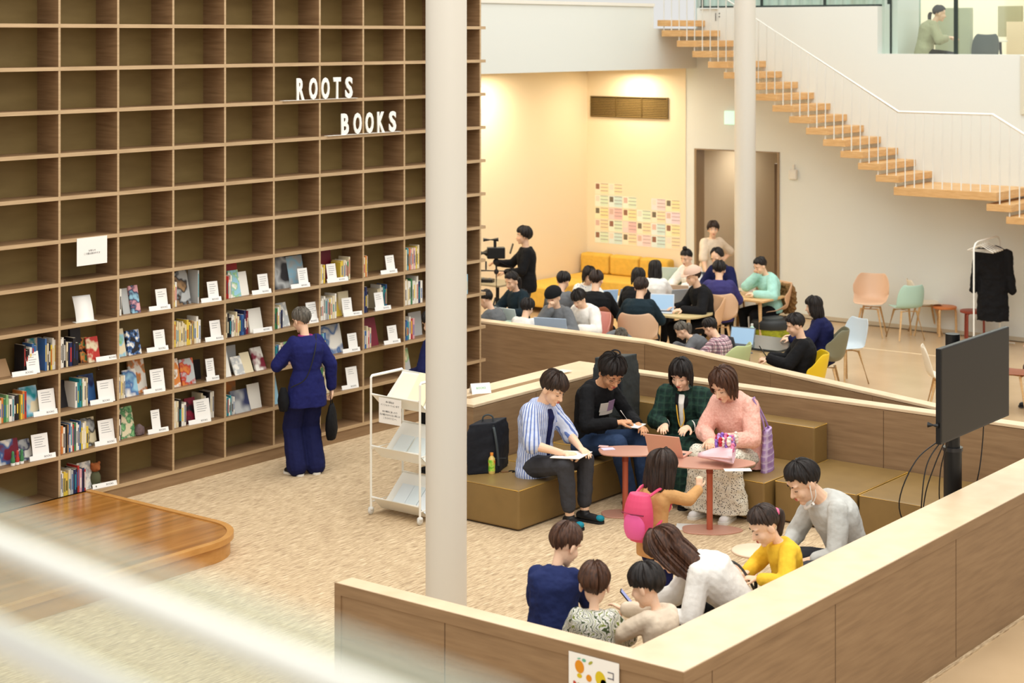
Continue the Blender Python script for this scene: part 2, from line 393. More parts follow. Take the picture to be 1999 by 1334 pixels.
# ventilation grille
a = onY(1155, 187, YR); b_ = onY(1306, 233, YR)
vt = empty('ventilation_grille', (a.x, YR-.012, b_.z), 0, 'wide brown louvred ventilation grille high on the beige rear wall', 'vent')
W_, H_ = b_.x-a.x, a.z-b_.z
M_vent = mat('vent_brown', (112, 92, 54), .4, metal=.4); M_ventg = mat('vent_slat', (168, 140, 86), .4, metal=.3)
fb = bmesh.new(); bx(fb, 0, W_, -.03, 0, 0, .02); bx(fb, 0, W_, -.03, 0, H_-.02, H_); bx(fb, 0, .02, -.03, 0, .02, H_-.02); bx(fb, W_-.02, W_, -.03, 0, .02, H_-.02); bx(fb, W_/3-.008, W_/3+.008, -.028, 0, .02, H_-.02); bx(fb, 2*W_/3-.008, 2*W_/3+.008, -.028, 0, .02, H_-.02)
fin('frame', fb, M_vent, vt); box('backing', .02, W_-.02, -.004, 0, .02, H_-.02, M_blackm, vt)
sb = bmesh.new()
for i in range(11):
    z = .03+i*(H_-.06)/10.5; T = Matrix.Translation((0, -.014, z)) @ Matrix.Rotation(math.radians(35), 4, 'X'); bx(sb, .02, W_-.02, -.011, .011, -.002, .002, T)
fin('slats', sb, M_ventg, vt)
# wall switch box, exit sign, 1F lettering
p = onY(1550, 340, YR); t = empty('wall_speaker', (p.x, YR, p.z), 0, 'small white square box with rounded corners fixed to the wall right of the doorway', 'wall box')
box('housing', -.07, .07, -.06, -.0005, -.085, .075, M_white, t, bev=.02, smooth=True); box('bracket', -.015, .015, -.03, -.0005, .07, .15, M_white, t)
p = onY(1430, 230, YR)
t = empty('exit_sign', (p.x, YR, p.z), 0, 'pale green lit exit sign on the rear wall beside the slim far column', 'sign')
box('housing', -.13, .13, -.05, -.0005, -.11, .11, mat('sign_mint', (200, 240, 224), .5, emit=.55), t, bev=.008)
p = onY(1400, 34, YR); tx = text_mesh('1F', .19, mat('floor_number_ink', (60, 58, 54), .7), 'floor_number', ext=.003, sx=.62)
tx.location = (p.x, YR-.004, p.z); tx.rotation_euler = (math.pi/2, 0, 0); tag(tx, 'grey 1F floor number lettered on the white wall behind the top stairs', 'lettering')

# big round columns
def column(px, D, name, label):
    p = GD(px, D); bm = bmesh.new(); lathe(bm, [(.16, 0), (.16, 7.5)], 48)
    o = fin(name, bm, M_colm, smooth=True); o.location = p; md = o.modifiers.new('e', 'EDGE_SPLIT'); return tag(o, label, 'column')
column(871, 13.84, 'round_column', 'large white round column in the foreground between bookcase and seating pen')
column(1454.5, 27.0, 'round_column', 'slim distant white round column beside the doorway and staircase')

# partitions -------------------------------------------------
H = .95
def partition(name, poly_outer, label, cap_t=.035, seams=(), kindm=M_part):
    """poly_outer: footprint (ccw) of the wall; cap on top, body inset a little"""
    t = empty(name, (0, 0, 0), 0, label, 'partition')
    fin('panel', prism(bmesh.new(), poly_outer, 0, H-cap_t), kindm, t)
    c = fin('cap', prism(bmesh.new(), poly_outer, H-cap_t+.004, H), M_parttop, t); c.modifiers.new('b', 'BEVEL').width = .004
    return t
def seam_lines(t, segs, z0=.02, z1=H-.04, off=.0015, wdt=.003):
    bm = bmesh.new()
    for (x, y, nx, ny) in segs:
        T = Matrix.Translation((x, y, 0)) @ Matrix.Rotation(math.atan2(ny, nx), 4, 'Z'); bx(bm, 0, off, -wdt, wdt, z0, z1, T)
    fin('panel_seam', bm, mat('seam_dark', (92, 68, 44), .7), t)
YF0, YF1, XR0, XR1 = 8.445, 8.590, -5.762, -5.328
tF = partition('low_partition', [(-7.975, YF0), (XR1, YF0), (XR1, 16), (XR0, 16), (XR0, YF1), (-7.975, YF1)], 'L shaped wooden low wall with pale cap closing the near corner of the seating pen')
# cap mitre joints and raised edge bands
seam_lines(tF, [(-7.06, YF0, 0, -1), (XR1, 10.25, 1, 0), (XR1, 12.1, 1, 0), (XR1, 8.75, 1, 0)])
eb = bmesh.new(); bx(eb, -7.985, -7.93, YF0-.008, YF0, 0, H-.002); bx(eb, -7.93, XR1, YF0-.008, YF0, H-.075, H-.002); bx(eb, XR1+.0005, XR1+.008, YF0-.008, 15.9, H-.075, H-.002)
fin('edge_band', eb, M_part, tF)
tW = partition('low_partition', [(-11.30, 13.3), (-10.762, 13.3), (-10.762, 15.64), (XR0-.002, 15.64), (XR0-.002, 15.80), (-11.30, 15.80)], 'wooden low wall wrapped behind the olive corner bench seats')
seam_lines(tW, [(-7.62, 15.64, 0, -1), (-9.45, 15.64, 0, -1), (-10.762, 14.3, 1, 0)])
sl = bmesh.new(); bx(sl, -11.06, -10.97, 13.5, 15.2, H-.001, H+.0015)
fin('cable_slot', sl, mat('slot_dark', (150, 118, 78), .6), tW)
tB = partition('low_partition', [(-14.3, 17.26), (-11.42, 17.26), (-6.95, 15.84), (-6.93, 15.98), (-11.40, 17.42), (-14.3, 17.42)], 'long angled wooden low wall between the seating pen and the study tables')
seam_lines(tB, [(-9.4, 16.62, .3, -.953), (-8.0, 16.175, .3, -.953), (-11.42, 17.26, 0, -1)])

# bookcase wall ----------------------------------------------
YD0, PIT = 10.599, .6982
ZK0, ZP = 4.585, .4043         # shelf line 0 height, pitch
def zk(k): return ZK0-ZP*k
DEP = .32
bc = empty('bookcase', (XS, YD0, 0), 0, 'huge brown grid bookcase filling the whole left wall of the hall', 'bookcase')
NTOP = 3
for k in range(-NTOP, 12):
    bm = bmesh.new(); yend = PIT*9+.10 if k < 11 else PIT*9+.02
    z = zk(k); bx(bm, -DEP, -.004, -3*PIT, yend, z-.018, z+.018); bx(bm, -.004, 0, -3*PIT, yend, z-.018, z+.018, mi=1)
    fin('shelf_board', bm, [M_shelf, M_shelfedge_lit], bc)
for n in range(-3, 10):
    bm = bmesh.new()
    for k in range(-NTOP, 11):
        bx(bm, -DEP, -.006, n*PIT-.012, n*PIT+.012, zk(k+1)+.018, zk(k)-.018); bx(bm, -.006, -.002, n*PIT-.012, n*PIT+.012, zk(k+1)+.018, zk(k)-.018, mi=1)
    fin('upright', bm, [M_shelf, M_shelfedge_lit], bc)
box('back_panel', -DEP-.02, -DEP, -3*PIT, PIT*9+.014, 0, zk(-NTOP), M_shelfback, bc)
box('plinth', -DEP, -.012, -3*PIT, PIT*9+.012, 0, zk(11)-.018, M_part, bc)
# sign lettering standing on the shelves
def cap_sign(s, px0, px1, k, label):
    y0 = onX(px0, 200, XS).y; y1 = onX(px1, 200, XS).y
    t = empty('letter_sign', (XS+.01, y0, zk(k)+.018), 0, label, 'sign'); n = len(s); wd = (y1-y0)/n
    base_y0 = onX(px0-24, 200, XS).y-y0
    box('base_plate', -.05, .012, base_y0, y1-y0+.02, 0, .004, M_metalw, t)
    for i, ch in enumerate(s):
        o = text_mesh(ch, .36, mat('letter_white', (250, 248, 240), .5), 'letter', t, ext=.006, off=.012)
        me = o.data; xs = [v.co.x for v in me.vertices]; ys = [v.co.y for v in me.vertices]
        x0, x1, yy0, yy1 = min(xs), max(xs), min(ys), max(ys); hh = .235
        tw = wd*(.60 if ch not in 'O' else .66)
        S = Matrix.Diagonal((tw/(x1-x0), hh/(yy1-yy0), 1, 1)) @ Matrix.Translation((-x0, -yy0, 0)); me.transform(S)
        me.transform(Matrix(((0, 0, 1, 0), (1, 0, 0, 0), (0, 1, 0, 0), (0, 0, 0, 1)))); o.location = (0, wd*i+wd*.12, .004)
    return t
cap_sign('ROOTS', 575, 693, 2, 'white standing letters reading ROOTS on the upper left shelves')
cap_sign('BOOKS', 662, 778, 3, 'white standing letters reading BOOKS one shelf lower to the right')

# stage platform ---------------------------------------------
def rrect(x0, x1, y0, y1, r, corners=(1, 1, 1, 1), n=8):
    P = []
    for (cx, cy, a0, on) in ((x1-r, y0+r, -90, corners[0]), (x1-r, y1-r, 0, corners[1]), (x0+r, y1-r, 90, corners[2]), (x0+r, y0+r, 180, corners[3])):
        if on:
            for i in range(n+1): a = math.radians(a0+90*i/n); P.append((cx+r*math.cos(a), cy+r*math.sin(a)))
        else:
            P.append((x1 if a0 in (-90, 0) else x0, y0 if a0 in (-90, 180) else y1))
    return P
stg = empty('stage_platform', (XS+.03, 4, 0), 0, 'low polished wooden platform with a rounded corner at the foot of the bookcase', 'platform')
sx1, sy1 = -11.25-(XS+.03), 10.94-4
fin('riser', prism(bmesh.new(), rrect(0, sx1-.03, 0, sy1-.03, .5, (0, 1, 0, 0), 14), 0, .15), M_stageedge, stg)
fin('deck', prism(bmesh.new(), rrect(0, sx1-.06, 0, sy1-.06, .47, (0, 1, 0, 0), 14), .15, .176), M_stage, stg)
P1, P2 = rrect(0, sx1, 0, sy1, .53, (0, 1, 0, 0), 14), rrect(0, sx1-.06, 0, sy1-.06, .47, (0, 1, 0, 0), 14)
bm = bmesh.new()
o_b = [bm.verts.new((*p, .135)) for p in P1]; o_t = [bm.verts.new((*p, .185)) for p in P1]; i_t = [bm.verts.new((*p, .185)) for p in P2]; i_b = [bm.verts.new((*p, .135)) for p in P2]
for i in range(len(P1)-1):
    for A, B in ((o_b, o_t), (o_t, i_t), (i_t, i_b), (i_b, o_b)): bm.faces.new((A[i], A[i+1], B[i+1], B[i]))
fin('edge_moulding', bm, M_stageedge, stg, bev=.006)

# staircase --------------------------------------------------
stc = empty('staircase', (-15.607, 24.08, 0), 0, 'open timber tread staircase running down the rear white wall to a landing', 'staircase')
TX, TZ = .2883, .1644
def tread_top(i): return 4.573-TZ*(i-1)
for i in range(0, 15):
    x = TX*(i-1); z = tread_top(i)
    bm = bmesh.new(); bx(bm, x if i else -.08, x+.365, 0, YR-24.08-.0005, z-.10, z); fin('tread', bm, M_oak, stc, bev=.004)
zl = tread_top(15)
box('landing', TX*14, TX*14+1.57, 0, YR-24.08-.0005, zl-.12, zl, M_oak, stc, bev=.004)
for j in range(1, 9):
    x = TX*14+1.57-.145+TX*(j-1); z = zl-TZ*j; box('tread', x, x+.365, 0, YR-24.08-.0005, z-.10, z, M_oak, stc, bev=.004)
rl = stc
xa, xb = TX*14+.06, TX*14+1.50
def rail_z(x):
    if x < -.1: return 4.735+1.1
    if x < xa: return zl+1.1+(xa-x)*TZ/TX
    if x < xb: return zl+1.1
    return zl+1.1-(x-xb)*TZ/TX
bm = bmesh.new(); pts = [(-.1, 0, rail_z(-.1)+.03), (xa, 0, rail_z(xa)), (xb, 0, rail_z(xb)), (xb+2.5, 0, rail_z(xb+2.5))]
tube(bm, [(a, .04, c) for a, b, c in pts], .019, 10); fin('handrail', bm, M_metalw, rl, True)
def floor_z(x):
    if x < TX*14: i = int(math.floor(x/TX))+1; return tread_top(max(i, 0))
    if x < TX*14+1.5: return zl
    return zl-TZ*(int((x-(TX*14+1.57-.145))/TX)+1)
x = .02
while x < xb+2.4:
    bm = bmesh.new(); tube(bm, [(x, .04, floor_z(x)-.001), (x, .04, rail_z(x))], .0095, 6); fin('baluster', bm, M_metalw, rl, True); x += TX/2
# upper balcony rail in front of the stair head
bm = bmesh.new(); tube(bm, [(.0, YR-24.08-.02, 4.925), (.34, YR-24.08-.02, 4.925)], .016, 8); fin('wall_rail', bm, M_metalw, stc, True)

# near guard rail on the camera's own balcony (far out of focus)
ga, gb = G(-260, 944, 4.07), G(1000, 1450, 4.07)
d = (gb-ga); ang = math.atan2(d.y, d.x)
gr = empty('glass_guard_rail', ga, ang, 'out of focus white handrail over a glass panel in the near left corner', 'railing')
box('handrail', 0, d.length, -.020, -.001, -.009, .009, M_metalw, gr, bev=.006)
GP = box('glass_panel', 0, d.length, .0, .012, -1.0, .026, None, gr)
M_haze = bpy.data.materials.new('glass_veil'); M_haze.use_nodes = True; nt = M_haze.node_tree; N = nt.nodes; N.remove(N['Principled BSDF'])
tr = N.new('ShaderNodeBsdfTransparent'); tr.inputs[0].default_value = (.95, .98, .95, 1); df = N.new('ShaderNodeBsdfDiffuse'); df.inputs[0].default_value = (.80, .88, .80, 1)
mx = N.new('ShaderNodeMixShader'); mx.inputs[0].default_value = .22  # pale diffuse share paints a milky veil of reflections into the glass
nt.links.new(tr.outputs[0], mx.inputs[1]); nt.links.new(df.outputs[0], mx.inputs[2]); nt.links.new(mx.outputs[0], N['Material Output'].inputs[0])
GP.data.materials.clear(); GP.data.materials.append(M_haze)
box('lower_rail', 0, d.length, -.013, -.001, -.094, -.066, M_metalw, gr, bev=.004)

# ------------------------------------------------------------------ people
M_skin = mat('skin', (240, 198, 166), .55, spec=.3, noise_s=9, noise_amt=.03)
M_skin2 = mat('skin_tan', (214, 160, 120), .55, spec=.3, noise_s=9, noise_amt=.03)
for m_ in (M_skin, M_skin2):
    b = m_.node_tree.nodes['Principled BSDF']; b.inputs['Subsurface Weight'].default_value = .12; b.inputs['Subsurface Radius'].default_value = (.012, .005, .003)
def hair_mat(name, a, b): return ramp_mat(name, [a, b], 12, (6, 6, .7), .5, spec=.3)
M_hair = hair_mat('hair_black', (16, 13, 12), (42, 34, 30))
M_hairb = hair_mat('hair_brown', (44, 26, 18), (92, 60, 42))
M_hairk = hair_mat('hair_dark_brown', (28, 20, 16), (66, 48, 38))
M_hairg = hair_mat('hair_grey', (52, 48, 42), (120, 112, 100))
M_eyew = mat('eye_white', (236, 230, 222), .3); M_iris = mat('eye_dark', (26, 18, 14), .2); M_lip = mat('lip_red', (192, 96, 84), .4)
FOLD = bpy.data.textures.new('folds', 'CLOUDS'); FOLD.noise_scale = .11; FOLD.noise_depth = 3
FOLD2 = bpy.data.textures.new('folds_fine', 'CLOUDS'); FOLD2.noise_scale = .045; FOLD2.noise_depth = 2
def remesh(o, vox, smooth=3, fold=0, tex=None):
    md = o.modifiers.new('r', 'REMESH'); md.mode = 'VOXEL'; md.voxel_size = vox; md.use_smooth_shade = True
    if smooth: s_ = o.modifiers.new('s', 'SMOOTH'); s_.iterations = smooth; s_.factor = .6
    if fold:
        d_ = o.modifiers.new('d', 'DISPLACE'); d_.texture = tex or FOLD; d_.strength = fold*1.4; d_.mid_level = .5; d_.texture_coords = 'LOCAL'
    return o
def ik(S, T, a, b, pole):
    S, T, pole = Vector(S), Vector(T), Vector(pole); d = T-S; L = min(d.length, (a+b)*.995); dn = d.normalized()
    x = (a*a-b*b+L*L)/(2*L); h = math.sqrt(max(0, a*a-x*x)); p = (pole-dn*pole.dot(dn)).normalized()
    return S+dn*x+p*h, S+dn*L
def hand(bm, W, d, n, side, s, curl=35, spread=1):
    d = Vector(d).normalized(); n = (Vector(n)-d*Vector(n).dot(d)).normalized(); side = Vector(side); side = (side-d*side.dot(d)-n*side.dot(n)).normalized()
    caps(bm, W-d*.01*s, W+d*.03*s, .027*s, .033*s, 12, (side, .62)); caps(bm, W+d*.03*s, W+d*.075*s, .036*s, .037*s, 12, (side, .42))
    for i, (ln, off) in enumerate(((.068, .029), (.078, .010), (.072, -.009), (.056, -.027))):
        p = W+d*(.086-.004*abs(i-1.3))*s+side*off*s; r0 = .0088*s; a = math.radians(curl*.5); q = p
        for seg, fr in ((0, .45), (1, .3), (2, .25)):
            dd = d*math.cos(a)+n*math.sin(a)+side*(.03*(1.3-i)*spread)
            e = q+dd.normalized()*ln*fr*s; caps(bm, q, e, r0*(1-.08*seg), r0*(.92-.08*seg), 8); q = e; a += math.radians(curl*(.9-.15*i*0))
    p = W+d*.022*s+side*.026*s; q = p+(d*.62+side*.72+n*.35).normalized()*.042*s; caps(bm, p, q, .0135*s, .0115*s, 8)
    e = q+(d*.9+side*.22+n*.38).normalized()*.032*s; caps(bm, q, e, .011*s, .009*s, 8)
DBG = False
HS = dict(
    short=([72, 76, 96, 112, 140], [0]*5, .019), crop=([72, 76, 98, 112, 136], [0]*5, .014), bowl=([97, 98, 106, 114, 142], [0]*5, .016),
    fringe=([92, 90, 100, 114, 142], [0]*5, .017), bob=([90, 92, 100, 104, 108], [0, .0, .085, .11, .11], .018), bobs=([70, 80, 98, 104, 108], [0, .02, .09, .12, .11], .020),
    long=([86, 90, 100, 104, 108], [0, .0, .16, .22, .24], .018), longb=([72, 82, 100, 104, 108], [0, .05, .24, .32, .34], .020), vlong=([72, 82, 100, 104, 108], [0, .08, .30, .40, .42], .022),
    tied=([66, 72, 92, 108, 132], [0]*5, .011), bald=([24, 52, 98, 112, 140], [0]*5, .014), mid=([84, 88, 102, 116, 144], [0, 0, .02, .02, .0], .022))
def hair_shell(style, s, dn, M3, c, seed=0, rough=1.0):
    ths, hangs, th0 = HS[style]; key = [0, 42, 78, 104, 180]
    def itp(v, a):
        for i in range(4):
            if a <= key[i+1]:
                t = (a-key[i])/(key[i+1]-key[i]); t = t*t*(3-2*t); return v[i]*(1-t)+v[i+1]*t
        return v[-1]
    n, m = 110, 20; C0 = Vector((0, -.012, .034)); rx, ry, rz = .0775, .0945, .0875
    bm = bmesh.new(); O = []; I = []; Rr = random.Random(seed)
    ph = Rr.random()*9; Zt = Matrix.Rotation(math.radians(10), 3, 'X')
    for i in range(n):
        f = 360*i/n; a = f if f <= 180 else 360-f; fr = math.radians(f); thh = math.radians(itp(ths, a)); hg = itp(hangs, a)
        jag = noise.noise(Vector((math.cos(fr)*4, math.sin(fr)*4, ph)))
        jag += .8*noise.noise(Vector((math.cos(fr)*13, math.sin(fr)*13, ph)))+Rr.uniform(-.42, .42); thh *= 1+.10*jag; hg *= 1+.14*jag; arc = thh*.088; tot = arc+hg; o_, i_ = [], []
        for j in range(m+1):
            t = j/m; l = t*tot; th = min(l, arc)/.088; dr = max(0, l-arc)
            v = Zt @ Vector((math.sin(fr)*math.sin(th), math.cos(fr)*math.sin(th), math.cos(th)))
            st_ = noise.noise(Vector((math.cos(fr)*5.5, math.sin(fr)*5.5, ph+t*.9)))*.55+noise.noise(Vector((math.cos(fr)*16, math.sin(fr)*16, ph+t*1.5)))*.65+noise.noise(Vector((math.cos(fr)*34, math.sin(fr)*34, ph+t*1.2)))*.35
            k = th0*(1+.75*st_*rough)*(.35+.65*min(1, t*6))*(1-.45*max(0, (t-.75)/.25))
            p = C0+Vector((v.x*(rx+k), v.y*(ry+k), v.z*(rz+k))); pin = C0+Vector((v.x*rx*.94, v.y*ry*.94, v.z*rz*.94))
            if dr > 0:
                fl = Vector((v.x, v.y, 0)).normalized()*(.16*dr-.9*dr*dr); p = p+dn*dr+fl; pin = pin+dn*dr+fl*1.0+Vector((v.x, v.y, 0))*.001
                pin = pin.lerp(p, .35)
            o_.append(bm.verts.new(c+M3 @ (p*s))); i_.append(bm.verts.new(c+M3 @ (pin*s)))
        O.append(o_); I.append(i_)
    for i in range(n):
        k = (i+1) % n
        for j in range(m):
            bm.faces.new((O[i][j], O[i][j+1], O[k][j+1], O[k][j])); bm.faces.new((I[i][j], I[k][j], I[k][j+1], I[i][j+1]))
        bm.faces.new((O[i][m], I[i][m], I[k][m], O[k][m]))
    bmesh.ops.remove_doubles(bm, verts=bm.verts, dist=1e-5)
    return bm
def person(label, at, face=0, h=1.68, hip=None, lean=4, bend=6, roll=0, twist=0, head=(0, 15, 0), hands=None, elbows=None, hdir=None, hnorm=None, curl=(35, 35),
           feet=None, knees=None, top=None, bottom=None, hair=('short', M_hair), skin=None, vox=.006, eyes=None, shoes=None, sex='m', kid=False, group=None, foot_dir=None, name='person', width=1.0, z0=0.0, by='head', extras=None, legs=True, gf=None, hx=1.0, hairdir=None):
    """a continuous skin body with hair, clothing and shoes as its parts; at = pixel of the head top (or a world point)"""
    skin = skin or M_skin; s = h/1.70; hs = .245/.235*(1.0 if not kid else .93+.0) ; hs = (hs*s*hx if not kid else .94*hx+.06*(h-.9)); w = width*(.97 if sex == 'f' else 1.03)
    if kid: w *= 1.04
    if hip is None: hip = .90*s
    cv = (lambda a, r=roll: Vector((math.sin(math.radians(r)), math.sin(math.radians(a)), math.cos(math.radians(a)))).normalized())
    tl = .94 if kid else 1.0
    p0 = Vector((0, 0, hip)); p1 = p0+cv(lean*.6)*.17*s*tl; p2 = p1+cv(lean)*.19*s*tl; p3 = p2+cv(lean+bend)*.145*s*tl
    u0 = Vector((1, 0, 0)); tw = math.radians(twist); u1 = Vector((math.cos(tw), math.sin(tw), 0)); um = (u0+u1).normalized()
    yaw, pitch, rol = [math.radians(a) for a in head]
    MH = (Matrix.Rotation(yaw, 3, 'Z') @ Matrix.Rotation(-pitch, 3, 'X') @ Matrix.Rotation(rol, 3, 'Y'))
    nb = p3+cv(lean+bend+math.degrees(pitch)*.45)*.075*s
    hc = nb+MH @ Vector((0, .018, .095))*hs
    # --- anchor
    topz = max((hc+MH @ Vector((0, -.02, .135))*hs).z, hc.z+.12*hs); tip = Vector((hc.x, hc.y, topz))
    fd = Vector((SN, -CS, 0))*math.cos(math.radians(face))+Vector((CS, SN, 0))*math.sin(math.radians(face)); rz = math.atan2(-fd.x, fd.y)
    if by == 'head':
        g = G(at[0], at[1], z0+topz); off = Matrix.Rotation(rz, 3, 'Z') @ Vector((tip.x, tip.y, 0)); loc = Vector((g.x-off.x, g.y-off.y, z0))
    else: loc = Vector((at[0], at[1], z0))
    root = empty(name, loc, rz, label, 'person', group)
    # --- joints
    SH = {}; EL = {}; WR = {}; HJ = {}; KN = {}; AN = {}
    hands = hands or {}; elbows = elbows or {}; feet = feet or {}; knees = knees or {}
    ua, fa = .275*s, .245*s
    for sd, q in ((1, 'r'), (-1, 'l')):
        S = p3-cv(lean+bend)*.052*s+u1*sd*.158*s*w; SH[sd] = S
        T = hands.get(q, (sd*.24*s, .06, hip-.03*s)); pole = elbows.get(q, (sd*.5, -.7, -.5))
        e, wv = ik(S, Vector(T), ua, fa, pole); EL[sd] = e; WR[sd] = wv
        J = p0+u0*sd*.088*s*w+Vector((0, 0, -.02*s)); HJ[sd] = J
        A = Vector(feet.get(q, (sd*.09*s, 0.0, .075*s))); k, a_ = ik(J, A, .43*s, .42*s, knees.get(q, (0, 1, .1))); KN[sd] = k; AN[sd] = a_
    def torso_rings(e=0.0, hem=.07, flare=0.0, bust=(.012 if sex == 'f' and not kid else 0)):
        R_ = []; hipw = .158 if sex == 'm' else .168
        wa = .132 if sex == 'm' else .122
        if kid: hipw, wa = .15, .14
        data = [(p0-cv(lean*.3)*hem*s, hipw*.92+flare, .105+flare*.6, lean*.3, u0), (p0-cv(lean*.3)*hem*.4*s, hipw+flare*.5, .115+flare*.3, lean*.3, u0), (p0+cv(lean*.5)*.07*s, hipw*.96, .108, lean*.5, u0),
                (p1, wa, .098, lean*.8, um), (p1.lerp(p2, .5), .145, .105+bust*.5, lean, um), (p2, .162, .115+bust, lean+bend*.4, u1), (p2+cv(lean+bend*.6)*.06*s, .166, .105+bust*.4, lean+bend*.6, u1),
                (p3-cv(lean+bend)*.035*s, .128, .085, lean+bend, u1), (p3-cv(lean+bend)*.005*s, .078, .068, lean+bend, u1), (p3+cv(lean+bend)*.012*s, .058, .058, lean+bend, u1)]
        for c, rx, ry, an, uu in data:
            f = Vector((0, math.cos(math.radians(an)), -math.sin(math.radians(an)))); f = Matrix.Rotation(math.atan2(uu.y, uu.x), 3, 'Z') @ f
            R_.append((c, uu*(rx*w*s+e), f*(ry*s*(w if w > 1.05 else 1)+e)))
        return R_
    bm = bmesh.new()
    rings(bm, torso_rings(-.006), 20)
    caps(bm, p3-cv(lean+bend)*.05*s, nb+MH @ Vector((0, 0, .03))*hs, .056*s*(.86 if (kid or sex == 'f') else 1), .050*s*(.86 if (kid or sex == 'f') else 1))
    H_ = lambda x, y, z: hc+MH @ (Vector((x, y, z))*hs)
    def he(x, y, z, a, b, c, rot=None): ell(bm, H_(x, y, z), a*hs, b*hs, c*hs, MH @ rot if rot else MH)
    he(0, -.012, .03, .0755, .092, .086); he(0, .02, -.030, .0605, .070, .080); he(0, .030, -.068, .044, .050, .040); he(0, .064, -.094, .021, .020, .018)
    for sd in (1, -1):
        he(sd*.034, .052, -.030, .027, .027, .030); he(sd*.077, -.008, -.012, .009, .021, .033, Matrix.Rotation(sd*.35, 3, 'Z')); he(sd*.031, .064, .030, .026, .016, .010)
    caps(bm, H_(0, .078, .008), H_(0, .100, -.028), .008*hs, .0125*hs, 8); caps(bm, H_(-.011, .087, -.032), H_(.011, .087, -.032), .008*hs, .008*hs, 8)
    caps(bm, H_(-.014, .083, -.058), H_(.014, .083, -.058), .0095*hs, .0095*hs, 8)
    for sd, q in ((1, 'r'), (-1, 'l')):
        k = 1.0 if not kid else .95
        if sex == 'f': k *= .9
        caps(bm, SH[sd]-u1*sd*.02*s, EL[sd], .050*s*k, .040*s*k); caps(bm, EL[sd], EL[sd].lerp(WR[sd], .35), .039*s*k, .039*s*k); caps(bm, EL[sd].lerp(WR[sd], .3), WR[sd], .038*s*k, .0255*s*k)
        fdv = (WR[sd]-EL[sd]).normalized(); hd = Vector(hdir[q]) if hdir and q in hdir else fdv+Vector((0, .1, 0))
        hn = Vector(hnorm[q]) if hnorm and q in hnorm else Vector((-sd*.25, .05, -1)) if abs(fdv.z) < .8 else Vector((-sd, 0, 0))
        hd.normalize(); hn = (hn-hd*hn.dot(hd)).normalized(); side = hd.cross(hn)*(-sd)
        hand(bm, WR[sd]+hd*.012*s, hd, hn, side, s*(1.02 if not kid else 1.05), curl[0 if sd == 1 else 1])
        if legs:
            caps(bm, HJ[sd], KN[sd], .078*s, .054*s); caps(bm, KN[sd], KN[sd].lerp(AN[sd], .4), .053*s, .054*s); caps(bm, KN[sd].lerp(AN[sd], .35), AN[sd], .053*s, .036*s)
            fdr = Vector((foot_dir or {}).get(q, (sd*.12, 1, 0))).normalized(); a_ = AN[sd]
            caps(bm, a_+Vector((0, 0, -.035*s))-fdr*.035*s, a_+Vector((0, 0, -.043*s))+fdr*.13*s, .033*s, .026*s)
    body = remesh(fin('body', bm, skin, root), vox, 2)
    # --- face features
    if eyes:
        for sd in (1, -1):
            if eyes == 'open':
                b2 = bmesh.new(); ell(b2, H_(sd*.031, .0735, .006), .0135*hs, .007*hs, .0062*hs, MH, 12, 6); ey = fin('eye', b2, M_eyew, root, True)
                b2 = bmesh.new(); ell(b2, H_(sd*.031, .0785, .005), .0058*hs, .004*hs, .0058*hs, MH, 10, 6); fin('iris', b2, M_iris, ey, True)
            else:
                b2 = bmesh.new(); tube(b2, [H_(sd*(.031+t*.015), .080-.006*abs(t)-.002*(t > 0), .001-.002*(1-t*t)) for t in (-1, -.5, 0, .5, 1)], .0022*hs, 6); fin('eyelid', b2, M_iris, root, True)
            b2 = bmesh.new(); tube(b2, [H_(sd*(.018+.028*t), .083-.012*t*t, .026+.005*math.sin(t*2.6)) for t in (0, .33, .66, 1)], .003*hs, 6, rr=[.0025*hs, .0034*hs, .003*hs, .0016*hs]); fin('eyebrow', b2, hair[1], root, True)
        b2 = bmesh.new(); ell(b2, H_(0, .0905, -.0545), .019*hs, .006*hs, .0035*hs, MH, 12, 6); ell(b2, H_(0, .090, -.061), .016*hs, .0065*hs, .0042*hs, MH, 12, 6); fin('lips', b2, M_lip, root, True)
    # --- hair
    if hair:
        dn = (MH.inverted() @ Vector(hairdir or (0, -.12, -1))).normalized()
        sty = hair[0]; base = {'pony': 'tied', 'bun': 'tied', 'topbun': 'tied', 'lowtail': 'tied'}.get(sty, sty)
        hb = hair_shell(base, hs, dn, MH, hc, seed=int(abs(at[0])*7 % 97), rough=1.0)
        hr = fin('hair', hb, hair[1], root, True)
        if sty in ('pony', 'lowtail'):
            o0 = H_(.0, -.105, .02 if sty == 'pony' else -.02); L = .24*s if sty == 'pony' else .30*s; back = MH @ Vector((0, -1, 0))
            b2 = bmesh.new(); pts = curve_pts([o0, o0+back*.035+Vector((0, 0, -.02)), o0+back*.045+Vector((0, 0, -.10)), o0+back*.02+Vector((0, 0, -L))], 14)
            tube(b2, pts, .02, 10, rr=[.014+.016*math.sin(min(1, i/len(pts)*1.4)*math.pi*.8) if i < len(pts)-1 else .004 for i in range(len(pts))]); fin('ponytail', b2, hair[1], hr, True)
        if sty in ('bun', 'topbun'):
            b2 = bmesh.new(); c_ = H_(0, -.085, .075) if sty == 'bun' else H_(0, -.02, .15)
            ell(b2, c_, .036*hs, .034*hs, .030*hs, MH); fin('hair_bun', b2, hair[1], hr, True)
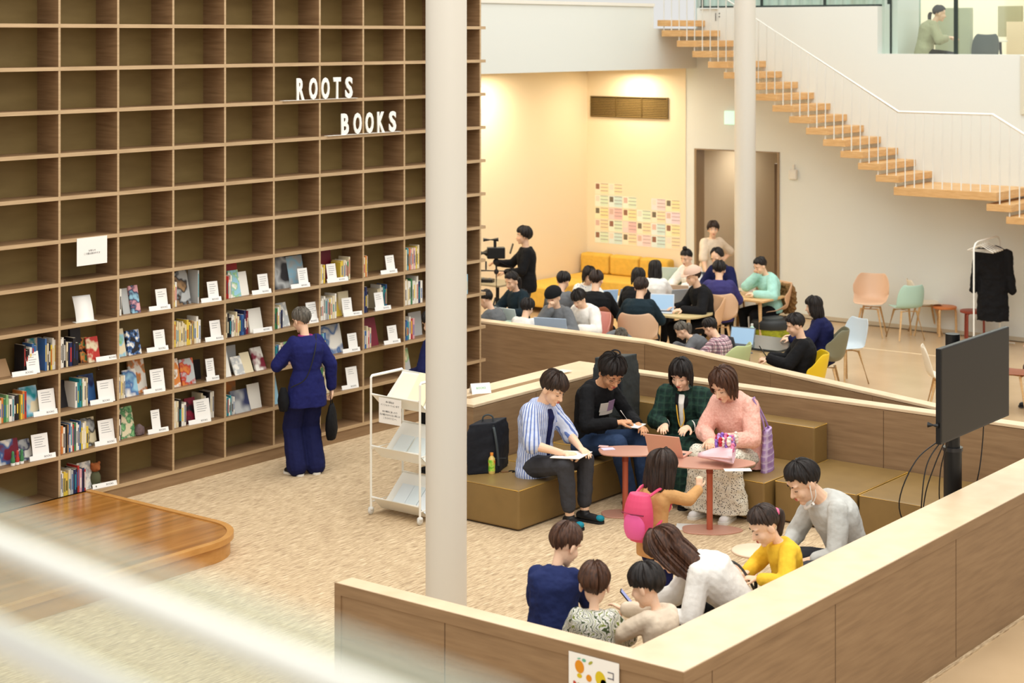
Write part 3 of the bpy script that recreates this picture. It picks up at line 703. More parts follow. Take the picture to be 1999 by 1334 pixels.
    # --- clothing
    def garment(nm, spec):
        k = spec['k']; m = spec['m']; e = spec.get('e', .014); bm = bmesh.new(); rs = []; fold = spec.get('fold', .014)
        if k in ('top', 'coat'):
            rings(bm, torso_rings(e, spec.get('hem', .06), spec.get('flare', 0)), 24)
            sl = spec.get('sleeve', 1.0); se = spec.get('se', e)
            for sd in (1, -1):
                S, E, W = SH[sd], EL[sd], WR[sd]; puff = spec.get('puff', 0)
                caps(bm, S-u1*sd*.03*s, S+(E-S)*min(1, sl*2), .050*s+se+puff, .042*s+se*1.1)
                if puff: caps(bm, S+u1*sd*.01, S.lerp(E, .45), .066*s+puff*1.3, .06*s+puff*.6)
                if sl > .5: caps(bm, E, E.lerp(W, min(1, (sl-.5)*2)*.97), .041*s+se*1.1, .031*s+se)
            if spec.get('hood'):
                b_ = Vector((0, -1, 0)); c_ = p3-cv(lean+bend)*.03*s
                pts = [c_+u1*(.088*s*math.cos(a))+Vector((0, -.078*s*math.sin(a)-.012, .012*s-.035*s*math.sin(a))) for a in [math.pi*i/10 for i in range(-1, 12)]]
                tube(bm, pts, .034*s, 10, rr=[.032*s+.026*s*max(0, math.sin(math.pi*(i-1)/10)) for i in range(len(pts))])
            if spec.get('collar'):
                pts = [p3+u1*(.062*s*math.cos(a))+Vector((0, .060*s*math.sin(a), .016*s-.012*math.sin(a))) for a in [2*math.pi*i/20 for i in range(21)]]; tube(bm, pts, .011*s, 8)
        elif k == 'trousers':
            R_ = torso_rings(e, .07)[:4]; rings(bm, R_, 20); ln = spec.get('len', .97); fl = spec.get('wide', .0)
            for sd in (1, -1):
                caps(bm, HJ[sd], KN[sd], .082*s+e, .057*s+e+fl*.6)
                caps(bm, KN[sd], KN[sd].lerp(AN[sd], ln), .057*s+e+fl*.6, .042*s+e+fl)
        elif k == 'skirt':
            R_ = torso_rings(e, .07)[:4]; rings(bm, R_, 20)
            if abs(KN[1].z-hip) < .22*s:   # seated
                kc = (KN[1]+KN[-1])/2; ac = (AN[1]+AN[-1])/2; hem = spec.get('hemz', .12)
                for sd in (1, -1): caps(bm, HJ[sd]+Vector((0, 0, .01)), KN[sd]+Vector((0, 0, .0)), .10*s, .085*s)
                hw = (KN[1]-KN[-1]).length/2
                rings(bm, [(kc+Vector((0, -.05, .05)), Vector((hw+.05, 0, 0)), Vector((0, .10, 0))), (kc+Vector((0, 0, -.03)), Vector((hw+.09, 0, 0)), Vector((0, .10, 0))), (kc.lerp(Vector((ac.x, ac.y, hem)), .6), Vector((hw+.13, 0, 0)), Vector((0, .13, 0))), (Vector((ac.x, ac.y, hem)), Vector((hw+.17, 0, 0)), Vector((0, .16, 0)))], 28)
                rings(bm, [((p0+kc)/2+Vector((0, -.12, 0)), Vector((hw+.06, 0, 0)), Vector((0, 0, .07))), (kc+Vector((0, -.03, 0)), Vector((hw+.06, 0, 0)), Vector((0, 0, .075)))], 20)
            else:
                hem = spec.get('hemz', .4); rings(bm, [(p0+Vector((0, 0, -.05)), Vector((.17*s, 0, 0)), Vector((0, .13*s, 0))), (Vector((0, 0, hem)), Vector((.24*s, 0, 0)), Vector((0, .2*s, 0)))], 24)
        o = remesh(fin(nm, bm, m, root), max(vox, .007)*1.15, 2, fold, FOLD)
        return o
    if top:
        for i, sp in enumerate(top if isinstance(top, list) else [top]): garment(sp.get('n', 'shirt'), sp)
    if bottom: garment(bottom.get('n', 'skirt' if bottom['k'] == 'skirt' else 'trousers'), bottom)
    if shoes and legs:
        for sd, q in ((1, 'r'), (-1, 'l')):
            fdr = Vector((foot_dir or {}).get(q, (sd*.12, 1, 0))).normalized(); a_ = AN[sd]; zf = a_.z-.075*s
            b2 = bmesh.new(); sidev = fdr.cross(Vector((0, 0, 1)))
            caps(b2, a_+Vector((0, 0, -.028*s))-fdr*.035*s, a_+Vector((0, 0, -.040*s))+fdr*.135*s, .043*s, .038*s, 14, (sidev, .80)); caps(b2, a_, a_+Vector((0, 0, -.03*s)), .041*s, .043*s)
            so = remesh(fin('shoe', b2, shoes[0], root), .006, 2)
            b2 = bmesh.new(); Ms = Matrix.Translation(a_-Vector((0, 0, .075*s))) @ Matrix.Rotation(math.atan2(-fdr.x, fdr.y), 4, 'Z')
            prism(b2, rrect(-.043*s, .043*s, -.085*s, .18*s, .04*s), 0, .022*s, Ms); fin('sole', b2, shoes[1] if len(shoes) > 1 else M_blackm, so)
    J = dict(root=root, SH=SH, EL=EL, WR=WR, KN=KN, AN=AN, HJ=HJ, H=H_, MH=MH, hc=hc, p0=p0, p1=p1, p2=p2, p3=p3, s=s, hs=hs, u1=u1, hip=hip, rz=rz, loc=loc, cv=cv, lean=lean, bend=bend)
    if DBG: 
        W_ = lambda v: Matrix.Translation(loc) @ Matrix.Rotation(rz, 4, 'Z') @ Vector(v); f_ = lambda v: '(%.0f,%.0f)' % PX(W_(v)); g_ = lambda v: '[%.2f %.2f %.2f]' % tuple(W_(v)); print('DBG', label[:34], 'head', f_(tip), 'hip', f_(p0), g_(p0), 'kneeR', f_(KN[1]), g_(KN[1]), 'L', f_(KN[-1]), g_(KN[-1]), 'footR', f_(AN[1]), 'L', f_(AN[-1]), 'handR', f_(WR[1]), 'L', f_(WR[-1]))
    J['W'] = lambda v: Matrix.Translation(loc) @ Matrix.Rotation(rz, 4, 'Z') @ Vector(v)
    return J
def T_(m, **k): d = dict(k='top', m=m); d.update(k); return d
def B_(m, **k): d = dict(k='trousers', m=m); d.update(k); return d
def fabric(name, rgb, **k): return mat(name, rgb, k.get('rough', .85), spec=.2, noise_s=k.get('ns', 14), noise_amt=k.get('na', .05), bump=k.get('bump', .3), bscale=k.get('bs', 16))
SEAT = dict(hip=.47)
def face_rz(face):
    fd = Vector((SN, -CS, 0))*math.cos(math.radians(face))+Vector((CS, SN, 0))*math.sin(math.radians(face)); return math.atan2(-fd.x, fd.y)
def sit(s=1.0, fx=.10, fy=.42, kn=None, seat=.37, spread=.11):
    hp = seat+.105*s
    return dict(hip=hp, feet={'r': (spread, fy, .075*s), 'l': (-spread, fy, .075*s)}, knees={'r': (.15, .6, 1), 'l': (-.15, .6, 1)})

# ------------------------------------------------------------------ people in the seating pen and at the bookcase
F_navy = fabric('cloth_navy', (30, 34, 92)); F_navyd = fabric('cloth_navy_dark', (24, 28, 70)); F_black = fabric('cloth_black', (22, 22, 24)); F_char = fabric('cloth_charcoal', (62, 62, 66))
F_jean = fabric('cloth_denim', (44, 62, 92)); F_white = fabric('cloth_white', (238, 234, 226)); F_cream = fabric('cloth_cream', (226, 208, 184)); F_grey = fabric('cloth_grey', (196, 196, 190)); F_greyd = fabric('cloth_grey_dark', (108, 110, 112))
F_pink = ramp_mat('cloth_pink_lace', [(232, 168, 150), (246, 196, 178)], 60, (1, 1, 1), .8, bump=.5); F_yel = fabric('cloth_yellow', (238, 192, 56)); F_oran = fabric('cloth_orange_tan', (206, 156, 100)); F_mag = mat('backpack_magenta', (236, 96, 160), .5); F_magd = mat('backpack_rose', (224, 76, 116), .55)
F_stripe = stripe_mat('cloth_blue_stripe', (206, 214, 234), (104, 126, 186), 9, .36, 'A'); F_plaid = plaid_mat('cloth_green_plaid', (30, 58, 48), (24, 42, 38), (42, 66, 54), 15, .42)
F_dots = ramp_mat('cloth_dotted', [(52, 50, 46), (224, 218, 200)], 64, kind='voronoi', pos=[.0, .30], const=True); F_bot = ramp_mat('cloth_leaf_print', [(70, 84, 50), (236, 232, 222), (236, 232, 222), (90, 96, 84), (236, 232, 222), (128, 140, 60)], 8, (1, 1, 1.3), kind='swirl', pos=[0, .12, .45, .5, .62, .94], const=True)
F_boy = fabric('cloth_indigo', (34, 44, 88)); F_mint = fabric('cloth_mint', (168, 218, 204)); F_purple = fabric('cloth_purple', (60, 56, 108)); F_dgreen = fabric('cloth_dark_teal', (28, 44, 52)); F_flo = ramp_mat('cloth_floral', [(150, 160, 190), (240, 238, 228)], 34, kind='voronoi', pos=[0, .3], const=True)
F_check = plaid_mat('cloth_pink_check', (236, 214, 214), (84, 50, 68), (150, 90, 110), 24, .4)
SH_blk = (mat('shoe_black', (20, 20, 22), .5), M_blackm); SH_blw = (mat('shoe_black', (20, 20, 22), .5), mat('sole_white', (236, 232, 222), .5)); SH_wht = (mat('shoe_white', (236, 236, 234), .5), mat('sole_white', (236, 232, 222), .5))

# --- older visitor browsing the bookcase
P = person('person in navy tunic and trousers with short grey hair browsing the bookcase', (588, 599), -148, 1.70, lean=3, bend=5, head=(16, 18, 0), hair=('crop', M_hairg), vox=.006, sex='f',
           hands={'r': (.29, .02, .86), 'l': (-.12, .30, 1.12)}, elbows={'r': (.6, -.5, -.2), 'l': (-.8, -.4, -.5)}, hnorm={'r': (-1, 0, 0)}, curl=(60, 50), feet={'r': (.10, 0, .075), 'l': (-.10, .02, .075)}, foot_dir={'r': (.2, 1, 0), 'l': (-.35, 1, 0)},
           top=T_(F_navy, hem=.20, flare=.035, e=.024, sleeve=.98, fold=.016, n='tunic'), bottom=B_(F_navyd, wide=.045, e=.02), shoes=SH_blw, width=1.04)
b = bmesh.new(); tube(b, [P['p3']+Vector((.03*math.cos(a)*2.2, .068*math.sin(a), .012)) for a in [2*math.pi*i/18 for i in range(19)]], .013, 8); fin('scarf', b, mat('scarf_magenta', (150, 40, 110), .8), P['root'], True)
b = bmesh.new(); tube(b, curve_pts([P['SH'][1]+Vector((-.05, -.02, .075)), P['p2']+Vector((.02, -.165, .02)), P['p1']+Vector((-.08, -.16, -.05)), P['p0']+Vector((-.21, -.07, .02))], 16), .006, 6); fin('bag_strap', b, M_blackm, P['root'], True)
def soft_bag(name, loc, rz, label, m, w_=.16, d_=.07, h_=.22, cat='bag', strap=None, z0=0):
    t = empty(name, loc, rz, label, cat); b = bmesh.new(); rs = []
    for i in range(9):
        q = i/8; k = math.sin(math.pi*(.12+.80*q))**.5; rs.append((Vector((0, 0, h_*q)), Vector((w_*k, 0, 0)), Vector((0, d_*k*(1-.45*q), 0))))
    rings(b, rs, 20); o = remesh(fin('bag_body', b, m, t), .008, 1, .012, FOLD)
    if strap: b = bmesh.new(); tube(b, curve_pts(strap, 18), .006, 6); fin('handle', b, m, t, True)
    return t
wr = P['W'](P['WR'][1]+Vector((.01, .02, -.10))); soft_bag('handbag', (wr.x, wr.y, wr.z-.44), P['rz']+.9, 'limp black cloth bag hanging from the hand of the bookcase browser', F_black, .15, .07, .36, strap=[(-.05, 0, .33), (-.03, 0, .43), (.02, 0, .43), (.05, 0, .33)])
wr = P['W'](P['p0']+Vector((-.27, -.02, -.08))); soft_bag('shoulder_bag', (wr.x, wr.y, wr.z-.14), P['rz'], 'flat black shoulder bag at the left hip of the bookcase browser', F_black, .055, .09, .24)
P = person('dark clothed person almost hidden behind the big column at the bookcase', (842, 606), -128, 1.66, lean=4, head=(0, 22, 0), hair=('short', M_hair), vox=.009, top=T_(F_navyd, e=.03, hem=.16), bottom=B_(F_black), shoes=SH_blk, hands={'r': (.22, .2, 1.0), 'l': (-.16, .25, 1.0)})

# --- boy in blue stripes, writing
XB = -10.17
def on_bench(px, X): q = onX(px, 880, X); return (q.x, q.y)
P = person('seated boy in blue striped open shirt writing on paper in his lap', (-10.08, 13.38), 50, 1.93, by='pt', **sit(1.1, fy=.50), lean=4, bend=16, head=(2, 34, 0), hair=('fringe', M_hairk), hx=1.08, vox=.0048, eyes='down',
           hands={'r': (.13, .42, .66), 'l': (-.10, .46, .67)}, elbows={'r': (.8, -.5, -.6), 'l': (-.8, -.5, -.6)}, hdir={'r': (-.6, .8, -.1), 'l': (.5, .85, -.1)}, hnorm={'r': (-.1, -.1, -1), 'l': (.1, -.1, -1)}, curl=(55, 20),
           top=[T_(F_stripe, e=.030, se=.032, hem=.12, sleeve=.52, flare=.02, collar=1, fold=.022), T_(F_navyd, e=.008, hem=.02, sleeve=.2, n='undershirt')], bottom=B_(F_char, len=.80, e=.02), shoes=(mat('sandal_black', (28, 28, 30), .5), M_blackm), foot_dir={'r': (.35, 1, 0), 'l': (-.1, 1, 0)})
PB = P
def patch(P, pts, r, nm, m, flat=.5):
    b = bmesh.new(); tube(b, pts, r, 8); return fin(nm, b, m, P['root'], True)
def placket(P, m, w0=.05, e=.034, nm='open_front', hw=1):
    """front strip of the inner shirt that shows between the open front edges"""
    b = bmesh.new(); s = P['s']; rows = []
    pts = [(P['p3'], .050, P['lean']+P['bend']), (P['p3'].lerp(P['p2'], .5), .108, P['lean']+P['bend']*.6), (P['p2'], .118, P['lean']), (P['p1'].lerp(P['p2'], .5), .108, P['lean']), (P['p1'], .10, P['lean']*.8), (P['p0']+Vector((0, 0, .06)), .108, P['lean']*.4)]
    for i, (c, ry, an) in enumerate(pts):
        f = Vector((0, math.cos(math.radians(an)), -math.sin(math.radians(an)))); c2 = c+f*(ry*s+e); ww = w0*(1.0-.08*i)
        rows.append((c2-f*.02, Vector((ww, 0, 0)), f*.024))
    rings(b, rows, 16); return remesh(fin(nm, b, m, P['root']), .006, 2, .006, FOLD)
placket(P, F_navyd, .040, .046, 'undershirt_front')
for sd in (1, -1):
    a_ = P['AN'][sd]; b = bmesh.new(); fdr = Vector((.35, 1, 0) if sd == 1 else (-.1, 1, 0)).normalized(); ell(b, a_+fdr*.165+Vector((0, 0, -.036)), .042, .045, .030, Matrix.Rotation(math.atan2(-fdr.x, fdr.y), 3, 'Z')); fin('sock_toe', b, mat('sock_teal', (0, 130, 150), .7), P['root'], True)
q = P['W']((.01, .46, .635)); t = empty('paper_sheet', q, P['rz']+.25, 'white paper sheets on the lap of the boy in blue stripes', 'paper')
Tm = Matrix.Rotation(.06, 4, 'X'); box('sheet', -.10, .21, -.14, .15, 0, .006, M_paper, t, M=Tm)

# --- man in black printed sweatshirt, sketching
P = person('seated man in black printed sweatshirt and glasses writing on a card', (-10.15, 14.36), 46, 2.06, by='pt', **sit(1.16, fy=.62), lean=10, bend=20, head=(-18, 40, 0), hair=('mid', M_hair), skin=M_skin2, hx=1.08, vox=.0048, eyes='down',
           hands={'r': (.10, .44, .76), 'l': (-.14, .50, .72)}, elbows={'r': (.8, -.5, -.6), 'l': (-.8, -.5, -.6)}, hdir={'r': (-.8, .5, .05), 'l': (.5, .8, -.1)}, hnorm={'r': (-.2, .0, -1)}, curl=(65, 30),
           top=T_(F_black, e=.024, se=.018, hem=.09, sleeve=.96, fold=.02, n='sweatshirt'), bottom=B_(F_jean, e=.02, len=.93, n='jeans'), shoes=SH_blk, foot_dir={'r': (.2, 1, 0), 'l': (-.1, 1, 0)})
PM = P; H_ = P['H']
b = bmesh.new()
for sd in (1, -1): tube(b, [H_(sd*.033+.020*math.cos(a), .088-.010*abs(math.cos(a)+sd*.2), .003+.015*math.sin(a)) for a in [2*math.pi*i/14 for i in range(15)]], .0014, 5)
tube(b, [H_(-.013, .09, .005), H_(.013, .09, .005)], .0014, 5)
for sd in (1, -1): tube(b, [H_(sd*.052, .08, .006), H_(sd*.076, .0, .004)], .0014, 5)
fin('glasses', b, mat('glasses_wire', (90, 84, 70), .3, metal=.6), P['root'])
f = Vector((0, math.cos(math.radians(16)), -math.sin(math.radians(16)))); upv = P['cv'](16)
c = P['p2']+f*.147*P['s']-upv*.03
b = bmesh.new()
def print_quad(b, x0, x1, z0, z1, mi, e=.0):
    n = 6; r0 = [];
    for i in range(n+1):
        x = x0+(x1-x0)*i/n; cy = -x*x*1.2
        r0.append((b.verts.new(c+Vector((x, 0, 0))+f*(cy+e)+upv*z0), b.verts.new(c+Vector((x, 0, 0))+f*(cy+e)+upv*z1)))
    for i in range(n): b.faces.new((r0[i][0], r0[i+1][0], r0[i+1][1], r0[i][1])).material_index = mi
print_quad(b, -.10, .0, -.02, .085, 1, .004); print_quad(b, .0, .10, -.02, .07, 0, .004); print_quad(b, -.10, .09, -.055, -.022, 0, .004)
me_o = fin('shirt_print', b, [mat('print_cream', (214, 204, 192), .8), mat('print_purple', (150, 120, 150), .8)], P['root']); me_o.modifiers.new('s', 'SOLIDIFY').thickness = .004
q = P['W']((-.06, .54, .735)); t = empty('sketch_card', q, P['rz']+.3, 'small white card held on the knee of the man in black', 'card'); box('card', -.10, .10, -.07, .07, -.014, -.008, M_paper, t)
q = P['W']((.03, .49, .80)); t = empty('pen', q, P['rz'], 'slim pale pen in the hand of the man in black sweatshirt', 'pen'); b = bmesh.new(); tube(b, [(-.03, .03, -.05), (.05, -.02, .08)], .004, 8); fin('barrel', b, M_paper, t)

# --- woman in green plaid jacket with laptop
P = person('seated woman in dark green plaid puff sleeve jacket typing on a laptop', (-9.38, 14.92), -20, 1.84, by='pt', **sit(1.1, fy=.50), lean=6, bend=10, head=(-6, 26, 0), hair=('bob', M_hair), hx=1.08, vox=.0048, sex='f', eyes='down',
           hands={'r': (.11, .40, .74), 'l': (-.13, .41, .74)}, elbows={'r': (.8, -.5, -.6), 'l': (-.8, -.5, -.6)}, hdir={'r': (-.2, 1, -.05), 'l': (.2, 1, -.05)}, curl=(30, 30),
           top=T_(F_plaid, e=.032, se=.03, puff=.022, hem=.07, sleeve=.94, fold=.022, n='jacket'), bottom=dict(k='skirt', m=F_plaid, e=.03, hemz=.14, fold=.03), shoes=SH_blk, width=1.04)
placket(P, F_black, .075, .040, 'lapel'); placket(P, F_white, .034, .052, 'blouse_front'); PG = P
for sd in (1, -1):
    b = bmesh.new(); w_, e_ = P['WR'][sd], P['EL'][sd]; d_ = (w_-e_).normalized(); u_, v_ = frame(d_); tube(b, [w_-d_*.03+(u_*math.cos(a)+v_*math.sin(a))*.055 for a in [2*math.pi*i/16 for i in range(17)]], .006, 6); fin('cuff_stripe', b, F_white, P['root'], True)
b = bmesh.new(); tube(b, curve_pts([P['p3']+Vector((.05, .06, .0)), P['p2']+Vector((.045, .17, 0)), P['p1']+Vector((.01, .20, .02)), P['p1']+Vector((-.03, .19, .08)), P['p2']+Vector((-.02, .17, .0))], 18), .006, 6); fin('lanyard', b, mat('lanyard_yellow', (232, 180, 60), .6), P['root'], True)

# --- woman in pink lace blouse
P = person('seated woman in pink blouse and long dotted skirt leaning over the table', (-8.70, 14.78), -34, 1.97, by='pt', **sit(1.12, fy=.48, spread=.14), lean=10, bend=15, head=(-14, 36, 0), hair=('bobs', M_hairb), hx=1.08, vox=.0048, sex='f', eyes='down',
           hands={'r': (.06, .46, .72), 'l': (-.08, .46, .72)}, elbows={'r': (.8, -.3, -.8), 'l': (-.8, -.3, -.8)}, curl=(45, 45), hdir={'r': (-.4, 1, -.1), 'l': (.4, 1, -.1)},
           top=T_(F_pink, e=.036, se=.034, hem=.08, flare=.02, sleeve=.96, fold=.024, n='blouse'), bottom=dict(k='skirt', m=F_dots, e=.03, hemz=.075, fold=.035), shoes=SH_wht, width=1.12)
PP = P

# --- girl with pink backpack
P = person('girl with long brown hair in orange top standing with a pink backpack', (1292, 876), 142, 1.25, kid=True, hx=1.16, lean=5, bend=6, head=(-20, 18, 0), hair=('longb', M_hairk), vox=.0048, sex='f',
           hands={'r': (.18, .38, .96), 'l': (-.14, .34, .80)}, elbows={'r': (.7, -.2, -.9), 'l': (-.8, -.3, -.6)}, hdir={'r': (-.1, .3, 1)}, curl=(70, 40), top=T_(F_oran, e=.016, hem=.22, flare=.02, sleeve=.97, fold=.014), bottom=B_(F_navyd), shoes=SH_wht)
s_ = P['s']
def backpack(P, off, w_, h_, d_, m1, m2, lift=0):
    rt = P['root']
loc_b = P['W'](P['p2']+Vector((0, -.19, 0)))
t = empty('child_backpack', (loc_b.x, loc_b.y, P['p2'].z-.26), P['rz'], 'bright pink backpack worn by the girl in the orange top', 'backpack')
b = bmesh.new(); rings(b, [(Vector((0, -.02*math.sin(q*3), .36*q)), Vector((.125*math.sin(math.pi*(.14+.72*q))**.45, 0, 0)), Vector((0, .085*math.sin(math.pi*(.14+.72*q))**.5, 0))) for q in [i/8 for i in range(9)]], 20); remesh(fin('bag_body', b, F_magd, t), .006, 2)
b = bmesh.new(); rings(b, [(Vector((0, -.075, .03+.19*q)), Vector((.095*math.sin(math.pi*(.12+.76*q))**.4, 0, 0)), Vector((0, .045*math.sin(math.pi*(.12+.76*q))**.5, 0))) for q in [i/8 for i in range(9)]], 20); remesh(fin('front_pocket', b, F_mag, t), .006, 2)
b = bmesh.new(); tube(b, [(-.10, -.10, .225), (0, -.122, .225), (.10, -.10, .225)], .005, 6); fin('zip', b, mat('zip_maroon', (120, 20, 60), .5), t, True)
for sd in (1, -1):
    b = bmesh.new(); S = P['SH'][sd]-P['p2']; zz = .26
    tube(b, curve_pts([(sd*.06, -.0+.10-.10, .33), (S.x*.7, S.y+.19-.03, S.z+zz+.055), (S.x*.78, S.y+.19+.07, S.z+zz+.01), (S.x*.85, S.y+.19+.06, zz-.05), (sd*.10, .03, .08)], 18), .011, 6); fin('shoulder_strap', b, F_magd, t, True)

# --- woman in white top, bent forward
P = person('woman with long brown hair in white top leaning over to the children', (1300, 1031), -98, 1.86, hip=.52, lean=44, bend=16, head=(-8, 46, 0), hairdir=(-.25, -.75, -.62), hair=('longb', M_hairb), hx=1.08, vox=.0055, sex='f',
           hands={'r': (.02, .72, .62), 'l': (-.12, .60, .60)}, elbows={'r': (.5, -.2, -1), 'l': (-.5, -.2, -1)}, curl=(50, 40), feet={'r': (.16, .40, .075), 'l': (-.16, .38, .075)}, knees={'r': (.4, .6, 1), 'l': (-.4, .6, 1)},
           top=T_(F_white, e=.028, se=.026, hem=.14, sleeve=.85, fold=.012), bottom=B_(F_black), shoes=SH_blk)
PWM = P
b = bmesh.new(); tube(b, curve_pts([P['SH'][-1]+Vector((.03, .0, .07)), P['p2']+Vector((.02, -.14, .09)), P['p1']+Vector((.10, -.12, .06)), P['p0']+Vector((.17, -.10, .02))], 16), .009, 6); fin('bag_strap', b, mat('strap_grey', (70, 72, 74), .6), P['root'], True)
q = P['W'](P['WR'][1]+Vector((0, .09, .03))); t = empty('smartphone', q, P['rz'], 'smartphone held up by the woman in the white top', 'phone'); Mx = Matrix.Rotation(-.7, 4, 'X'); box('phone_body', -.036, .036, -.004, .004, -.07, .07, M_black, t, bev=.003, M=Mx); box('phone_screen', -.032, .032, -.0055, -.0045, -.064, .064, mat('phone_screen', (150, 160, 210), .2, emit=.3), t, M=Mx)

# --- children at the near partition
P = person('boy in dark indigo jacket standing with head bowed behind the near partition', (1104, 1021), 158, 1.34, kid=True, hx=1.16, lean=6, bend=10, head=(-28, 30, 0), hair=('crop', M_hairb), vox=.005, hands={'r': (.16, .30, .72), 'l': (-.14, .20, .66)}, elbows={'r': (1, -.3, -.4), 'l': (-1, -.3, -.4)},
           top=T_(F_boy, e=.028, se=.024, hem=.14, flare=.01, sleeve=.95, hood=0, collar=1, fold=.024, n='jacket'), bottom=B_(F_navyd), shoes=SH_blk, width=1.12)
P = person('toddler with brown bob in white shirt printed with green leaves', (1161, 1095), 172, 1.14, kid=True, hx=1.16, lean=3, bend=5, head=(0, 14, 0), hair=('bowl', M_hairb), vox=.005, hands={'r': (.16, .22, .66), 'l': (-.14, .20, .6)}, elbows={'r': (1, -.3, -.4), 'l': (-1, -.3, -.4)},
           top=T_(F_bot, e=.022, se=.024, hem=.12, flare=.02, sleeve=.9, fold=.014), bottom=B_(F_char), shoes=SH_wht, width=1.08)
P = person('boy with black bowl cut in beige top reaching toward the phone', (1262, 1098), -136, 1.17, kid=True, hx=1.16, lean=6, bend=8, head=(14, 22, 0), hair=('bowl', M_hair), vox=.005, hands={'r': (.05, .38, .86), 'l': (-.14, .34, .72)}, elbows={'r': (.8, -.3, -.6), 'l': (-1, -.3, -.4)}, curl=(25, 30), hdir={'r': (0, 1, .2)},
           top=T_(F_cream, e=.022, se=.026, hem=.12, flare=.015, sleeve=.9, fold=.014), bottom=B_(F_char), shoes=SH_wht)
P = person('girl in yellow shirt with dark ponytail sitting beside the right partition', (1492, 987), -72, 1.34, kid=True, hx=1.16, lean=10, bend=12, head=(-4, 34, 0), hair=('pony', M_hairk), vox=.005, sex='f', hip=.66, feet={'r': (.1, .25, .07), 'l': (-.1, .25, .07)}, knees={'r': (0, 1, .6), 'l': (0, 1, .6)}, hands={'r': (.08, .28, .82), 'l': (-.10, .28, .82)}, elbows={'r': (1, -.3, -.6), 'l': (-1, -.3, -.6)}, curl=(60, 60), eyes='down',
           top=T_(F_yel, e=.022, se=.024, hem=.12, flare=.02, sleeve=.95, fold=.016), bottom=B_(F_char), shoes=SH_wht)
c_ = P['H'](0, -.108, .02); b = bmesh.new(); ell(b, c_, .03, .024, .03); fin('hair_tie', b, mat('hairtie_pink', (240, 110, 150), .6), P['root'], True)
P = person('man in light grey sweatshirt with a white mask hanging from his ear', (1568, 899), -70, 1.98, hip=.50, lean=24, bend=16, head=(-2, 34, 0), hair=('crop', M_hair), hx=1.08, vox=.005, feet={'r': (.16, .5, .077), 'l': (-.16, .48, .077)}, knees={'r': (.2, .6, 1), 'l': (-.2, .6, 1)}, hands={'r': (.10, .52, .62), 'l': (-.06, .46, .58)}, elbows={'r': (.8, -.3, -.6), 'l': (-.8, -.3, -.8)}, curl=(55, 55), eyes='down', width=1.06,
           top=T_(F_grey, e=.026, se=.024, hem=.10, sleeve=.78, fold=.014, n='sweatshirt'), bottom=B_(F_char), shoes=SH_blk)
H_ = P['H']; b = bmesh.new()
for pts in ([H_(-.079, -.005, .012), H_(-.084, .015, -.03), H_(-.076, .03, -.075), H_(-.055, .045, -.10)], [H_(-.080, -.02, -.02), H_(-.078, .0, -.07), H_(-.055, .03, -.108)]): tube(b, curve_pts(pts, 10), .0035, 6)
tube(b, curve_pts([H_(-.06, .035, -.11), H_(0, .07, -.135), H_(.05, .04, -.11)], 10), .013, 8); fin('face_mask', b, mat('mask_white', (240, 238, 232), .8), P['root'], True)

# ------------------------------------------------------------------ seating pen furniture
def cushion(name, x0, x1, y0, y1, z0, z1, label, group='olive leather bench modules', cat='bench seat', back=False):
    t = empty(name, ((x0+x1)/2, (y0+y1)/2, z0), 0, label, cat, group); w_, d_, h_ = (x1-x0)/2-.004, (y1-y0)/2-.004, z1-z0
    b = bx(bmesh.new(), -w_, w_, -d_, d_, .012 if not back else 0, h_); fin('upholstery', b, M_leather, t, True, bev=.022)
    b = bmesh.new(); r = .004; zz = h_-.004; q = .012
    tube(b, [(-w_+q, -d_+.003, zz-.004), (w_-q, -d_+.003, zz-.004)], r, 6); tube(b, [(w_-.003, -d_+q, zz-.004), (w_-.003, d_-q, zz-.004)], r, 6); tube(b, [(-w_+q, d_-.003, zz-.004), (w_-q, d_-.003, zz-.004)], r, 6); tube(b, [(-w_+.003, -d_+q, zz-.004), (-w_+.003, d_-q, zz-.004)], r, 6)
    fin('piping', b, M_pipe, t, True)
    if not back: box('glide', -w_+.04, w_-.04, -d_+.04, d_-.04, 0, .012, M_blackm, t)
    return t
ZS = .375
cushion('bench_module', -10.74, -9.82, 12.79, 13.66, 0, ZS, 'olive leather bench block under the black backpack and green notebook')
cushion('bench_module', -10.74, -9.84, 13.67, 14.53, 0, ZS, 'olive leather bench block under the man in the black sweatshirt')
cushion('bench_module', -10.74, -9.87, 14.54, 15.34, 0, ZS, 'olive leather bench block in the inner corner of the low walls')
cushion('bench_module', -9.86, -9.04, 14.54, 15.34, 0, ZS, 'olive leather bench block left of the woman in green plaid')
cushion('bench_module', -9.03, -8.21, 14.40, 15.34, 0, ZS, 'olive leather bench block under the woman in the pink blouse')
cushion('ottoman', -8.19, -7.345, 14.54, 15.62, 0, ZS, 'square olive ottoman just right of the backrest end', 'olive ottomans')
cushion('ottoman', -7.335, -6.49, 14.54, 15.62, 0, ZS, 'square olive ottoman below the television stand', 'olive ottomans')
cushion('backrest_module', -10.74, -9.53, 15.35, 15.63, 0, .72, 'olive leather backrest block behind the large standing backpack', 'olive backrests', 'backrest', True)
cushion('backrest_module', -9.52, -8.20, 15.35, 15.63, 0, .72, 'olive leather backrest block behind the two seated women', 'olive backrests', 'backrest', True)

